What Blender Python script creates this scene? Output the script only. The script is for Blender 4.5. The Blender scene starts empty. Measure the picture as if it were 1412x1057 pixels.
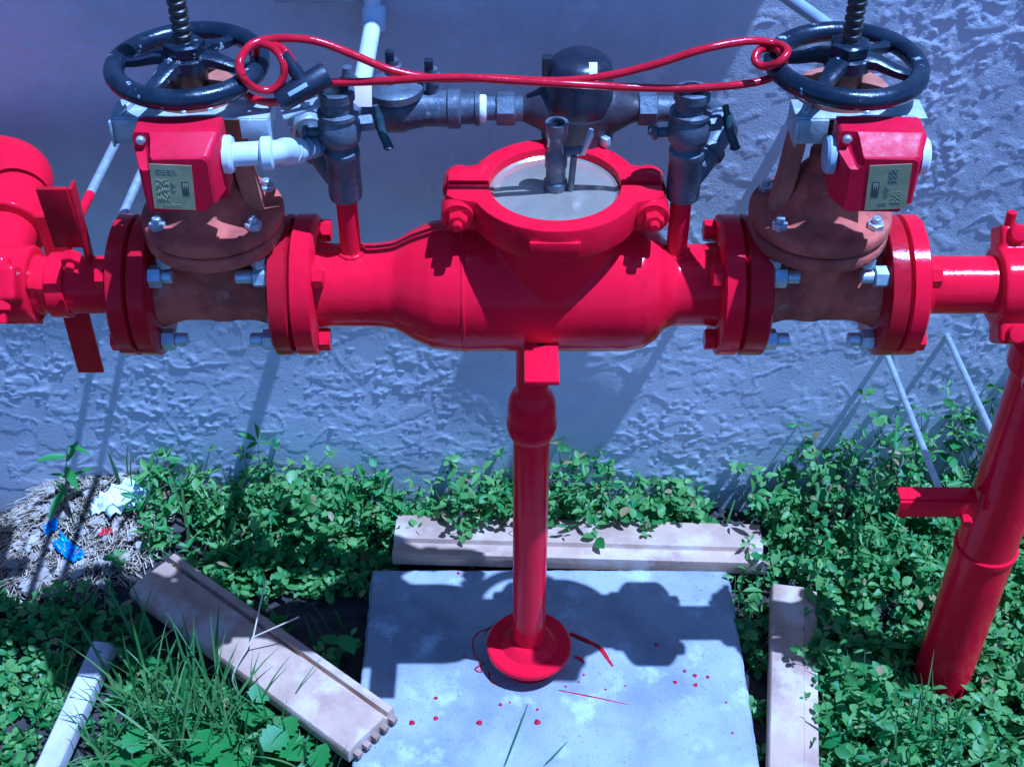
import bpy, bmesh, math, random
import numpy as np
from mathutils import Vector, Matrix, Quaternion

random.seed(7); rng = np.random.default_rng(11)
R = math.radians
scene = bpy.context.scene

# ------------------------------------------------------------------ camera, sky, sun, exposure
CAM = Vector((0.0, -1.355, 1.77)); PITCH = R(41.0); FPX = 1850.0
cd = bpy.data.cameras.new('camera'); cam = bpy.data.objects.new('camera', cd)
scene.collection.objects.link(cam)
cam.location = CAM; cam.rotation_euler = (math.pi/2 - PITCH, 0, 0)
cd.sensor_width = 36.0; cd.lens = FPX/1412*36.0; cd.clip_start = 0.05; cd.clip_end = 200
scene.camera = cam

SUN = Vector((-0.34, 0.088, -1.0))            # the way the light travels
K = -SUN.y/SUN.z
world = bpy.data.worlds.new('World'); scene.world = world; world.use_nodes = True
wn = world.node_tree; bg = wn.nodes['Background']
sky = wn.nodes.new('ShaderNodeTexSky'); sky.sky_type = 'NISHITA'; sky.sun_disc = False
sky.sun_elevation = math.asin(1/SUN.length); sky.sun_rotation = math.atan2(-SUN.x, -SUN.y)
sky.air_density = 1.0; sky.dust_density = 0.6; sky.ozone_density = 2.0
wn.links.new(sky.outputs[0], bg.inputs[0]); bg.inputs[1].default_value = 0.078
sd = bpy.data.lights.new('sun', 'SUN'); sun = bpy.data.objects.new('sun', sd)
scene.collection.objects.link(sun)
sd.energy = 5.0; sd.angle = R(0.55); sd.color = (1.0, 0.955, 0.885)
sun.rotation_euler = SUN.to_track_quat('-Z', 'Y').to_euler(); sun.location = (2, -1, 5)
vs = scene.view_settings
vs.view_transform = 'Standard'; vs.look = 'None'; vs.gamma = 1.0; vs.exposure = 0.30
vs.use_curve_mapping = False
try:                                          # the phone's own cool white balance
    vs.use_white_balance = True; vs.white_balance_temperature = 3640; vs.white_balance_tint = 16
except Exception as e:
    print('no wb', e)

# ------------------------------------------------------------------ helpers
COL = scene.collection
def U(px, py, Y=None, Z=None):
    """pixel of the photograph -> world point on the plane Y=.. or Z=.."""
    s, c = math.sin(PITCH), math.cos(PITCH)
    d = Vector((px-706.0, 0, 0)) + Vector((0, c, -s))*FPX + Vector((0, s, c))*(528.5-py)
    t = (Y-CAM.y)/d.y if Y is not None else (Z-CAM.z)/d.z
    return CAM + d*t

class MB:
    """collects shapes for one mesh"""
    def __init__(s): s.bm = bmesh.new()
    def lathe(s, prof, org, axis='Z', seg=36, sx=1.0, sy=1.0, rot=0.0):
        """prof: (radius, height) pairs along the axis"""
        if isinstance(axis, str):
            axis = {'X': Vector((1,0,0)), 'Y': Vector((0,1,0)), 'Z': Vector((0,0,1))}[axis]
        q = Vector((0,0,1)).rotation_difference(axis.normalized()); o = Vector(org)
        rings = []
        for r, h in prof:
            if r < 1e-6:
                rings.append([s.bm.verts.new(o + q @ Vector((0,0,h)))])
            else:
                rings.append([s.bm.verts.new(o + q @ Vector((r*sx*math.cos(rot+2*math.pi*k/seg), r*sy*math.sin(rot+2*math.pi*k/seg), h))) for k in range(seg)])
        for a, b in zip(rings, rings[1:]):
            for k in range(seg):
                k2 = (k+1) % seg
                if len(a) == 1 and len(b) == 1: continue
                if len(a) == 1: s.bm.faces.new((a[0], b[k2], b[k]))
                elif len(b) == 1: s.bm.faces.new((a[k], a[k2], b[0]))
                else: s.bm.faces.new((a[k], a[k2], b[k2], b[k]))
        if len(rings[0]) > 1: s.bm.faces.new(list(reversed(rings[0])))
        if len(rings[-1]) > 1: s.bm.faces.new(rings[-1])
        return s
    def cyl(s, a, b, r, seg=24, bev=0.0, r2=None):
        a, b = Vector(a), Vector(b); L = (b-a).length; r2 = r if r2 is None else r2
        p = [(r, 0), (r2, L)] if not bev else [(r-bev, 0), (r, bev), (r2, L-bev), (r2-bev, L)]
        return s.lathe(p, a, b-a, seg)
    def hexa(s, a, b, r):
        a, b = Vector(a), Vector(b); L = (b-a).length; e = r*.12
        return s.lathe([(r-e, 0), (r, e*.7), (r, L-e*.7), (r-e, L)], a, b-a, 6, rot=.3)
    def ring(s, org, axis, ri, ro, h, seg=40, bev=.0015):
        """hollow ring, base at org"""
        if isinstance(axis, str):
            axis = {'X': Vector((1,0,0)), 'Y': Vector((0,1,0)), 'Z': Vector((0,0,1))}[axis]
        q = Vector((0,0,1)).rotation_difference(axis.normalized()); o = Vector(org); b = bev
        pr = [(ri,0),(ro-b,0),(ro,b),(ro,h-b),(ro-b,h),(ri,h)]; rings = []
        for r, z in pr:
            rings.append([s.bm.verts.new(o+q@Vector((r*math.cos(2*math.pi*k/seg), r*math.sin(2*math.pi*k/seg), z))) for k in range(seg)])
        for i in range(len(pr)):
            a, c = rings[i], rings[(i+1) % len(pr)]
            for k in range(seg): s.bm.faces.new((a[k], a[(k+1)%seg], c[(k+1)%seg], c[k]))
        return s
    def box(s, c, size, bev=0.0, rot=None):
        M = Matrix.Translation(Vector(c)) @ (rot.to_4x4() if rot else Matrix.Identity(4)) @ Matrix.Diagonal((*size, 1))
        t = bmesh.new(); bmesh.ops.create_cube(t, size=1, matrix=M)
        if bev: bmesh.ops.bevel(t, geom=t.edges[:], offset=bev, segments=2, affect='EDGES', profile=.6)
        s.merge(t); return s
    def prism(s, poly, h, M=Matrix.Identity(4), bev=0.0):
        t = bmesh.new(); v = [t.verts.new(M @ Vector((x, y, 0))) for x, y in poly]
        f = t.faces.new(v)
        ex = bmesh.ops.extrude_face_region(t, geom=[f])
        n = (M.to_3x3() @ Vector((0,0,1))).normalized()*h
        bmesh.ops.translate(t, verts=[g for g in ex['geom'] if isinstance(g, bmesh.types.BMVert)], vec=n)
        bmesh.ops.recalc_face_normals(t, faces=t.faces[:])
        if bev:
            es = [e for e in t.edges if len(e.link_faces) == 2 and e.calc_face_angle(0) > .5]
            bmesh.ops.bevel(t, geom=es, offset=bev, segments=2, affect='EDGES', profile=.6)
        s.merge(t); return s
    def merge(s, t):
        m = bpy.data.meshes.new('t'); t.to_mesh(m); t.free(); s.bm.from_mesh(m); bpy.data.meshes.remove(m)
    def tube(s, pts, r, seg=12, closed=False, caps=True):
        P = [Vector(p) for p in pts]; n = len(P); rr = r if isinstance(r, (list, tuple)) else [r]*n
        T = []
        for i in range(n):
            a = P[i-1] if (i > 0 or closed) else P[i]; b = P[(i+1) % n] if (i < n-1 or closed) else P[i]
            T.append((b-a).normalized())
        N = T[0].orthogonal().normalized(); rings = []
        for i in range(n):
            if i: N = (T[i-1].rotation_difference(T[i]) @ N)
            N = (N - T[i]*N.dot(T[i])).normalized(); B = T[i].cross(N)
            rings.append([s.bm.verts.new(P[i] + (N*math.cos(2*math.pi*k/seg)+B*math.sin(2*math.pi*k/seg))*rr[i]) for k in range(seg)])
        for i in range(n if closed else n-1):
            a, b = rings[i], rings[(i+1) % n]
            for k in range(seg): s.bm.faces.new((a[k], a[(k+1)%seg], b[(k+1)%seg], b[k]))
        if caps and not closed:
            s.bm.faces.new(list(reversed(rings[0]))); s.bm.faces.new(rings[-1])
        return s
    def put(s, name, mat, parent=None, sharp=38, remesh=0, smooth_it=0, bevel=0):
        me = bpy.data.meshes.new(name)
        bmesh.ops.recalc_face_normals(s.bm, faces=s.bm.faces[:])
        s.bm.to_mesh(me); s.bm.free()
        return link(name, me, mat, parent, sharp, remesh, smooth_it)

def link(name, me, mat, parent=None, sharp=38, remesh=0, smooth_it=0):
    o = bpy.data.objects.new(name, me); COL.objects.link(o)
    if mat is not None: me.materials.append(mat)
    for p in me.polygons: p.use_smooth = True
    if sharp and not remesh: me.set_sharp_from_angle(angle=R(sharp))
    if parent:
        o.parent = parent; o.matrix_parent_inverse = Matrix.Translation(-parent.location)
    if remesh:
        m = o.modifiers.new('remesh', 'REMESH'); m.mode = 'VOXEL'; m.voxel_size = remesh; m.use_smooth_shade = True
        if smooth_it:
            m = o.modifiers.new('smooth', 'SMOOTH'); m.factor = .5; m.iterations = smooth_it
    return o

def thing(name, label, cat, loc=(0,0,0), group=None):
    o = bpy.data.objects.new(name, None); COL.objects.link(o); o.location = loc
    o.empty_display_size = .05
    return tag(o, label, cat, group)
def tag(o, label=None, cat=None, group=None, kind=None):
    if label: o['label'] = label
    if cat: o['category'] = cat
    if group: o['group'] = group
    if kind: o['kind'] = kind
    return o
def spline(pts, n=8, closed=False):
    P = [Vector(p) for p in pts]; out = []; m = len(P)
    for i in range(m if closed else m-1):
        p1, p2 = P[i], P[(i+1) % m]
        p0 = P[i-1] if (i or closed) else p1*2-p2
        p3 = P[(i+2) % m] if (closed or i+2 < m) else p2*2-p1
        for k in range(n):
            t = k/n
            out.append(.5*((2*p1)+(p2-p0)*t+(2*p0-5*p1+4*p2-p3)*t*t+(3*p1-p0-3*p2+p3)*t**3))
    if not closed: out.append(P[-1])
    return out
def bend(a, c, b, r, n=10):
    """a -> corner c -> b with a round corner of radius r"""
    a, c, b = Vector(a), Vector(c), Vector(b)
    u = (a-c).normalized(); v = (b-c).normalized(); out = [a]
    for k in range(n+1):
        t = k/n; w = (1-t)
        out.append(c + u*r*w*w + v*r*t*t)
    out.append(b); return out

# ------------------------------------------------------------------ materials
MATS = {}
def mat(name, col, rough=.5, metal=0.0, col2=None, scale=20, bump=0.0, bscale=80, coat=0.0, mixlo=.4, mixhi=.65,
        detail=6, rvar=.12, spec=.5, col3=None, scale3=60, lo3=.6, hi3=.68, transl=None, bdist=.002, attr=False):
    m = bpy.data.materials.new(name); m.use_nodes = True; nt = m.node_tree; N = nt.nodes; L = nt.links
    b = N['Principled BSDF']; b.inputs['Metallic'].default_value = metal
    b.inputs['Specular IOR Level'].default_value = spec
    if coat:
        b.inputs['Coat Weight'].default_value = coat; b.inputs['Coat Roughness'].default_value = .12
    tc = N.new('ShaderNodeTexCoord')
    def noise(sc, det=detail, rg=.6, off=0):
        n = N.new('ShaderNodeTexNoise'); n.inputs['Scale'].default_value = sc; n.inputs['Detail'].default_value = det
        n.inputs['Roughness'].default_value = rg
        mp = N.new('ShaderNodeMapping'); mp.inputs['Location'].default_value = (off, off*1.7, off*.6)
        L.new(tc.outputs['Object'], mp.inputs[0]); L.new(mp.outputs[0], n.inputs['Vector']); return n.outputs['Fac']
    def ramp(f, lo, hi):
        r = N.new('ShaderNodeMapRange'); r.interpolation_type = 'SMOOTHSTEP'
        r.inputs['From Min'].default_value = lo; r.inputs['From Max'].default_value = hi
        L.new(f, r.inputs['Value']); return r.outputs[0]
    def mixc(f, a, c):
        x = N.new('ShaderNodeMix'); x.data_type = 'RGBA'; L.new(f, x.inputs['Factor'])
        for s_, v in ((6, a), (7, c)):
            if isinstance(v, tuple): x.inputs[s_].default_value = (*v, 1)
            else: L.new(v, x.inputs[s_])
        return x.outputs[2]
    out = None
    if col2:
        f = ramp(noise(scale), mixlo, mixhi)
        if attr:
            a = N.new('ShaderNodeAttribute'); a.attribute_name = 'rnd'; f = a.outputs['Fac']
        out = mixc(f, tuple(col), tuple(col2))
        if attr == 'dry': out = mixc(ramp(f, .90, .97), out, (.34,.25,.10))
    if col3: out = mixc(ramp(noise(scale3, off=3.1), lo3, hi3), out if out else tuple(col), tuple(col3))
    if out: L.new(out, b.inputs['Base Color'])
    else: b.inputs['Base Color'].default_value = (*col, 1)
    rr = N.new('ShaderNodeMapRange'); rr.inputs['To Min'].default_value = max(.02, rough-rvar); rr.inputs['To Max'].default_value = min(1, rough+rvar)
    rr.inputs['From Min'].default_value = .3; rr.inputs['From Max'].default_value = .7
    L.new(noise(scale*1.7+9, off=7.7), rr.inputs['Value']); L.new(rr.outputs[0], b.inputs['Roughness'])
    if bump:
        bp = N.new('ShaderNodeBump'); bp.inputs['Strength'].default_value = bump; bp.inputs['Distance'].default_value = bdist
        L.new(noise(bscale, off=1.3), bp.inputs['Height']); L.new(bp.outputs[0], b.inputs['Normal'])
    if transl:
        t = N.new('ShaderNodeBsdfTranslucent'); t.inputs[0].default_value = (*transl, 1)
        ad = N.new('ShaderNodeMixShader'); ad.inputs[0].default_value = .3
        L.new(b.outputs[0], ad.inputs[1]); L.new(t.outputs[0], ad.inputs[2]); L.new(ad.outputs[0], N['Material Output'].inputs[0])
    MATS[name] = m; return m

RED = mat('red_enamel', (.68,.0004,.022), .15, 0, (.60,.0004,.019), 9, .36, 48, spec=.12, rvar=.06, col3=(.52,.001,.018), scale3=22, lo3=.54, hi3=.74)
REDC = mat('red_cover', (.55,.001,.030), .42, 0, (.47,.003,.022), 40, spec=.16, bump=.25, bscale=500, bdist=.0006)
REDD = mat('red_over_iron', (.42,.004,.014), .2, 0, (.31,.004,.014), 14, .3, 60, spec=.13)
IRON = mat('rusty_iron', (.50,.125,.070), .8, .0, (.27,.066,.042), 16, .9, 210, mixlo=.40, mixhi=.60, detail=10, spec=.3, col3=(.46,.27,.20), scale3=30, lo3=.58, hi3=.80)
ORUST = mat('orange_rust', (.46,.16,.085), .8, 0, (.30,.10,.06), 22, .4, 140)
GALV = mat('galvanised_steel', (.62,.64,.63), .42, .65, (.48,.50,.50), 60, .15, 200)
ZINC = mat('zinc_bracket', (.60,.62,.60), .5, .45, (.42,.44,.44), 45, .2, 160, col3=(.75,.75,.72), scale3=90)
BRONZE = mat('weathered_bronze', (.135,.145,.16), .46, .3, (.075,.08,.095), 26, .5, 140, col3=(.24,.25,.25), scale3=45, lo3=.60, hi3=.72)
DARKBR = mat('dark_bronze', (.055,.04,.045), .5, .2, (.03,.026,.03), 30, .3, 150)
WHEEL = mat('black_wheel_paint', (.010,.013,.022), .24, 0, (.02,.025,.036), 25, .4, 90, spec=.4, col3=(.36,.38,.40), scale3=62, lo3=.63, hi3=.67)
STEM = mat('greasy_stem', (.10,.09,.075), .38, .7, (.05,.045,.04), 60, .3, 160)
CABLE = mat('red_vinyl', (.46,.004,.016), .16, 0, (.38,.003,.014), 60, .15, 300, spec=.35)
LOCK = mat('black_plastic', (.012,.014,.025), .4, 0, (.02,.022,.035), 40, .15, 300)
METER = mat('meter_plastic', (.014,.014,.022), .33, 0, (.025,.025,.035), 25, .1, 200)
PVC = mat('grey_white_pvc', (.66,.68,.70), .38, 0, (.58,.60,.62), 18, .1, 100)
CONDUIT = mat('grey_conduit', (.36,.40,.44), .5, 0, (.28,.31,.35), 22, .15, 120)
PLATE = mat('name_plate', (.42,.38,.17), .5, .1, (.34,.31,.14), 60)
INK = mat('plate_ink', (.10,.105,.085), .6, 0); INKL = mat('plate_ink_pale', (.24,.22,.11), .6, 0)
COVER = mat('cover_plate', (.60,.50,.36), .15, .6, (.50,.42,.30), 14, .25, 40, col3=(.60,.42,.34), scale3=35, lo3=.68, hi3=.75)
TAPE = mat('white_tape', (.8,.8,.78), .6); TAG = mat('pink_tag', (.72,.55,.62), .6)
HANDLE = mat('green_handle', (.035,.06,.055), .45, 0, (.02,.03,.035), 40)
BLACK = mat('bore_black', (.01,.01,.012), .8)
SOIL = mat('soil', (.055,.042,.032), .95, 0, (.025,.022,.018), 25, .9, 60, bdist=.01, col3=(.11,.09,.07), scale3=50)
BOARD = mat('tan_board', (.48,.32,.19), .75, 0, (.34,.21,.13), 8, .6, 110, col3=(.54,.41,.30), scale3=16, lo3=.48, hi3=.66, detail=10)
BOARDE = mat('board_edge', (.36,.23,.15), .8, 0, (.24,.15,.10), 20, .4, 110)
BOARDP = mat('pale_board', (.56,.50,.47), .8, 0, (.44,.38,.36), 14, .4, 120, col3=(.30,.25,.22), scale3=60, lo3=.62)
EAVE = mat('eave_paint', (.7,.7,.68), .6, 0, (.6,.6,.58), 12)
LEAF = mat('leaf', (.058,.175,.024), .5, 0, (.24,.38,.075), 10, attr='dry', transl=(.15,.34,.03), spec=.35)
LEAFB = mat('broad_leaf', (.07,.20,.022), .42, 0, (.11,.27,.04), 30, .2, 120, transl=(.12,.30,.05))
GRASS = mat('grass_blade', (.06,.16,.020), .5, 0, (.18,.27,.06), 10, attr=True, transl=(.10,.22,.05))
STALK = mat('stalk', (.13,.15,.06), .7, 0, (.20,.16,.10), 60)
STRAW = mat('straw', (.60,.48,.30), .85, 0, (.30,.21,.12), 10, attr=True)
RUBBLE = mat('rubble', (.44,.37,.29), .9, 0, (.27,.21,.15), 30, .6, 90)
PAPER = mat('white_paper', (.78,.79,.80), .8, 0, (.66,.68,.70), 35, .3, 120)
BLUEW = mat('blue_wrapper', (.04,.20,.55), .4, 0, (.08,.32,.70), 60)
REDW = mat('red_wrapper', (.55,.03,.04), .4)
SPOT = mat('red_drip', (.42,.004,.016), .55, 0, (.30,.004,.02), 60, spec=.2)

def stucco():
    m = mat('stucco', (.64,.62,.61), .85, 0, (.54,.525,.525), 4.5, .6, 300, bdist=.0015, col3=(.72,.69,.68), scale3=14, lo3=.58, hi3=.8)
    return m
STUCCO = stucco()
def concrete():
    m = mat('concrete', (.35,.345,.335), .75, 0, (.22,.22,.22), 6, .8, 240, col3=(.46,.48,.48), scale3=16, lo3=.52, hi3=.70, detail=12)
    nt = m.node_tree; N = nt.nodes; L = nt.links; b = N['Principled BSDF']      # pores and grit
    vo = N.new('ShaderNodeTexNoise'); vo.inputs['Scale'].default_value = 170; vo.inputs['Detail'].default_value = 2
    mr = N.new('ShaderNodeMapRange'); mr.inputs['From Min'].default_value = .66; mr.inputs['From Max'].default_value = .74; L.new(vo.outputs[0], mr.inputs[0])
    mx = N.new('ShaderNodeMix'); mx.data_type = 'RGBA'; L.new(mr.outputs[0], mx.inputs[0]); L.new(b.inputs['Base Color'].links[0].from_socket, mx.inputs[6]); mx.inputs[7].default_value = (.13,.125,.12,1)
    L.new(mx.outputs[2], b.inputs['Base Color'])
    return m
CONC = concrete()

# ------------------------------------------------------------------ noise fields (numpy)
def vnoise(x, y, seed, per=256):
    g = np.random.default_rng(seed).random((per, per)).astype(np.float32)
    xi = np.floor(x).astype(int); yi = np.floor(y).astype(int); fx = x-xi; fy = y-yi
    fx = fx*fx*(3-2*fx); fy = fy*fy*(3-2*fy)
    a = g[xi%per, yi%per]; b = g[(xi+1)%per, yi%per]; c = g[xi%per, (yi+1)%per]; d = g[(xi+1)%per, (yi+1)%per]
    return (a*(1-fx)+b*fx)*(1-fy)+(c*(1-fx)+d*fx)*fy
def fbm(x, y, seed, o=4):
    s = 0; a = 1; t = 0
    for i in range(o): s = s+a*vnoise(x*2**i, y*2**i, seed+i); t += a; a *= .55
    return s/t
def sst(v, a, b):
    t = np.clip((v-a)/(b-a), 0, 1); return t*t*(3-2*t)
def grid_mesh(name, X, Y, Z):
    """X,Y,Z 2-D arrays -> one sheet mesh"""
    n, m = X.shape; me = bpy.data.meshes.new(name)
    co = np.stack([X, Y, Z], -1).reshape(-1, 3).astype(np.float32)
    idx = np.arange(n*m).reshape(n, m)
    q = np.stack([idx[:-1,:-1], idx[1:,:-1], idx[1:,1:], idx[:-1,1:]], -1).reshape(-1, 4)
    raw_mesh(me, co, q); return me
def raw_mesh(me, co, faces, rnd=None):
    k = faces.shape[1]; nf = len(faces)
    me.vertices.add(len(co)); me.vertices.foreach_set('co', co.astype(np.float32).ravel())
    me.loops.add(nf*k); me.loops.foreach_set('vertex_index', faces.astype(np.int32).ravel())
    me.polygons.add(nf); me.polygons.foreach_set('loop_start', np.arange(0, nf*k, k, dtype=np.int32))
    if rnd is not None:
        a = me.attributes.new('rnd', 'FLOAT', 'POINT'); a.data.foreach_set('value', rnd.astype(np.float32))
    me.update(); me.validate()

# ================================================================== SETTING
SZ = -.03                                       # top of the pad
GZ = SZ-.045
WY = .40                                        # wall face
def axis_pts(lo, hi, step, far_lo, far_hi, m=14):
    a = lo-(lo-far_lo)*np.linspace(1, 0, m, endpoint=False)**2
    c = hi+(far_hi-hi)*np.linspace(0, 1, m+1)[1:]**2
    return np.concatenate([a, np.arange(lo, hi, step), c])
gx = axis_pts(-1.2, 1.2, .012, -14, 14); gy = axis_pts(-.8, .44, .012, -14, 9)
GX, GY = np.meshgrid(gx, gy, indexing='ij')
def ground_z(x, y):
    b = .03*(fbm(x*9+40, y*9+40, 5, 4)-.5)+.016*(vnoise(x*55+300, y*55+300, 9)-.5)
    near = np.exp(-np.maximum(0, np.abs(x)-1.4)**2)*np.exp(-np.maximum(0, -y-1.0)**2)
    straw = np.exp(-((x+.74)/.17)**4)*sst(y, .06, .37)
    slab = ((x > -.30) & (x < .44) & (y > -.48) & (y < .28))
    return np.where(slab, GZ-.012, GZ+b*near*(1-.6*straw)+.095*straw)
def G(px, py, z=None):
    z = GZ
    for _ in range(8):
        v = U(px, py, Z=z); z = .5*z+.5*float(ground_z(np.array([v.x]), np.array([v.y]))[0])
    return v
tag(link('ground', grid_mesh('ground', GX, GY, ground_z(GX, GY)), SOIL, sharp=0), kind='structure')

# ---- stucco wall: relief is real
wx = axis_pts(-.98, .98, .0031, -5, 5); wz = axis_pts(-.08, 1.06, .0031, -.6, 3.0)
WX, WZ = np.meshgrid(wx, wz, indexing='ij')
def relief(x, z):
    wxx = x+.02*(vnoise(x*30+50, z*30+50, 21)-.5); wzz = z+.02*(vnoise(x*30+90, z*30+90, 22)-.5)
    big = fbm(x*3.2+20, z*3.2+20, 31, 3)                       # where the dabs are dense
    dab = fbm(wxx*34+100, wzz*44+100, 41, 3)
    dab2 = fbm(wxx*85+100, wzz*100+60, 47, 2)
    ridge = 1-np.abs(vnoise(wxx*16+70, wzz*20+70, 51)*2-1)
    plat = fbm(wxx*13+31, wzz*17+31, 44, 4)
    h = .00055*sst(plat, .50, .515)+.0006*sst(dab, .60-.28*(big-.45), .63-.28*(big-.45))
    h += .0013*sst(dab2, .725-.42*(big-.47), .77-.42*(big-.47))*sst(big, .42, .56)
    h += .0011*sst(ridge, .94, .99)*sst(plat, .44, .54)
    h += .0016*(fbm(x*6, z*6, 61, 3)-.5)+.00022*(vnoise(x*220+9, z*220+9, 66)-.5)
    h += .0045*(vnoise(x*2.2+5, z*2.2+5, 71)-.5)
    return h
edge = (np.abs(WX) < 1.2) & (WZ < 1.3)
WYY = WY-np.where(edge, relief(WX, WZ), 0.0)
wm = grid_mesh('wall', WX, WYY, WZ)
wall = link('stucco_wall', wm, STUCCO, sharp=0)
bmw = bmesh.new(); bmw.from_mesh(wm)
bmesh.ops.create_cube(bmw, size=1, matrix=Matrix.Translation((0, WY+.11, 1.2)) @ Matrix.Diagonal((10, .2, 3.6, 1)))
bmesh.ops.recalc_face_normals(bmw, faces=bmw.faces[-6:]); bmw.to_mesh(wm); bmw.free()
tag(wall, 'blue-grey painted stucco wall with rough trowelled texture behind the pipework', 'wall')
if sum(p.normal.y for p in list(wm.polygons)[1000:1400]) > 0:
    wm.flip_normals()

# ---- eave that shades the upper left of the wall, rafters at 24 inch centres
EH = 1.85; eo = K*(EH-.60)
ev = thing('roof_overhang', 'white painted eave with an end rafter above the shaded part of the stucco wall', 'eave', (-1, WY, EH))
xe = .640
MB().box(((xe-4.5)/2, WY-eo/2+.04, EH+.03), (xe+4.5, eo+.08, .06), .004).put('soffit', EAVE, ev)
MB().box((xe-.021, WY-(K*EH+.03)/2, EH-.030), (.036, K*EH+.03, .055), .002).put('end_rafter', EAVE, ev)
MB().box(((xe-4.5)/2-.02, WY-eo-.012, EH+.02), (xe+4.4, .018, .085), .002).put('fascia', EAVE, ev)

# ---- concrete pad with paint drops
slab = thing('concrete_pad', 'square grey concrete pad with red paint drips under the pipe stand', 'concrete pad', (.066, -.11, GZ))
sa, sb = U(513, 778, Z=SZ), U(1006, 789, Z=SZ); SX0, SX1, SY1 = sa.x, sb.x, (sa.y+sb.y)/2; SY0 = SY1-.63
n_ = 121; u_ = np.linspace(0, 1, n_); ux = SX0+(SX1-SX0)*u_; uy = SY0+(SY1-SY0)*u_
ux = np.concatenate([[SX0, SX0], ux, [SX1, SX1]]); uy = np.concatenate([[SY0, SY0], uy, [SY1, SY1]])
AX, AY = np.meshgrid(ux, uy, indexing='ij'); n2 = n_+4
I, J = np.meshgrid(np.arange(n2), np.arange(n2), indexing='ij'); dd = np.minimum(np.minimum(I, n2-1-I), np.minimum(J, n2-1-J))
jag = .0035*(fbm(AX*60+30, AY*60+30, 77, 3)-.35)
AX = AX+np.where(I < 4, 1, np.where(I > n2-5, -1, 0))*jag*(dd < 4); AY = AY+np.where(J < 4, 1, np.where(J > n2-5, -1, 0))*jag*(dd < 4)
AZ_ = np.where(dd == 0, SZ-.06, np.where(dd == 1, SZ-.006, np.where(dd == 2, SZ-.0025, SZ)))+np.where(dd > 1, .0004*(fbm(AX*14, AY*14, 78, 4)-.5), 0)-np.where(dd == 2, .003*sst(fbm(AX*45+9, AY*45+9, 79, 2), .5, .75), 0)
AX = AX+np.where((dd == 2) & (I == 2), .002, 0)-np.where((dd == 2) & (I == n2-3), .002, 0); AY = AY+np.where((dd == 2) & (J == 2), .002, 0)-np.where((dd == 2) & (J == n2-3), .002, 0)
link('slab', grid_mesh('slab', AX, AY, AZ_), CONC, slab, sharp=40)
def blob(px, py, r, n=18, sy=1.0, j=.25, h=.0008):
    c = U(px, py, Z=SZ); pts = []
    ph = random.random()*6
    for k in range(n):
        a = 2*math.pi*k/n; rr = r*(1+j*math.sin(3*a+ph)*.4+j*(random.random()-.5)*.6)
        pts.append((c.x+rr*math.cos(a), c.y+rr*math.sin(a)*sy))
    MB().prism(pts, h, Matrix.Translation((0,0,SZ-.0002))).put('paint_spot', SPOT, slab, sharp=0)
for px, py, r in ((568,996,.0048),(601,962,.0034),(601,990,.004),(661,996,.0048),(741,995,.0052),(690,971,.0032),
                  (741,978,.0026),(905,888,.003),(931,940,.0034),(958,931,.0036),(976,933,.003),(959,944,.0036),(944,925,.003),
                  (1001,968,.002),(632,790,.003),(651,782,.002),(703,968,.002),(805,930,.0022),(798,940,.0018),(835,950,.002),(862,945,.0016),
                  (780,946,.002),(640,905,.0022),(1010,1010,.002)):
    blob(px, py, r)
def streak(pts, w, name='paint_streak'):
    P = [U(x, y, Z=SZ) for x, y in pts]; P = spline(P, 6); n = len(P); L_, R_ = [], []
    for i, p in enumerate(P):
        t = (P[min(i+1, n-1)]-P[max(i-1, 0)]).normalized(); q = Vector((-t.y, t.x, 0))
        ww = w*(.5+.5*math.sin(math.pi*min(1, .15+i/n)))*(1+.5*(random.random()-.5))
        L_.append((p.x+q.x*ww, p.y+q.y*ww)); R_.append((p.x-q.x*ww, p.y-q.y*ww))
    MB().prism(L_+R_[::-1], .0008, Matrix.Translation((0,0,SZ-.0003))).put(name, SPOT, slab, sharp=0)
streak([(786,873),(806,882),(826,892),(838,908),(845,918)], .0042)
streak([(770,951),(800,957),(835,964),(867,971)], .0012)
streak([(792,905),(800,908),(806,914)], .003)
streak([(676,865),(660,872),(652,884),(656,905),(668,914)], .0012)
streak([(668,914),(655,922),(664,926),(660,912)], .0016)
streak([(674,925),(676,938),(690,946)], .0016)
streak([(680,862),(672,868),(668,876)], .0012)

# ---- edging boards: moulded profile, each its own thing
def board(pa, pb, w, z, label, mtop, prof, medge=BOARDE, tilt=0, teeth=False, cap=0):
    """lies along pa->pb (world xy); prof: cross-section (across, up)"""
    a, c = Vector(pa), Vector(pb); d = (c-a).normalized(); q = Vector((-d.y, d.x, 0)); L = (c-a).length
    t = thing('edging_board', label, 'board', ((a+c)/2).to_tuple()[:2]+(z,), 'edging boards around the concrete pad')
    M = Matrix((( q.x, 0, d.x, a.x), (q.y, 0, d.y, a.y), (0, 1, 0, z), (0,0,0,1)))
    if tilt: M = M @ Matrix.Rotation(tilt, 4, 'Z')
    b = MB(); b.prism([(u*w, v) for u, v in prof], L, M, .0015); b.put('plank', mtop, t, sharp=30)
    if teeth:
        for k in range(5):
            u = .10+.19*k
            b = MB(); b.box(M @ Vector((u*w, .008, L+.004)), (.013, .009, .013), .003, rot=M.to_3x3()); b.put('tooth', medge, t)
    return t, M, L
P3 = lambda x, y, z: tuple(U(x, y, Z=z))
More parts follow.
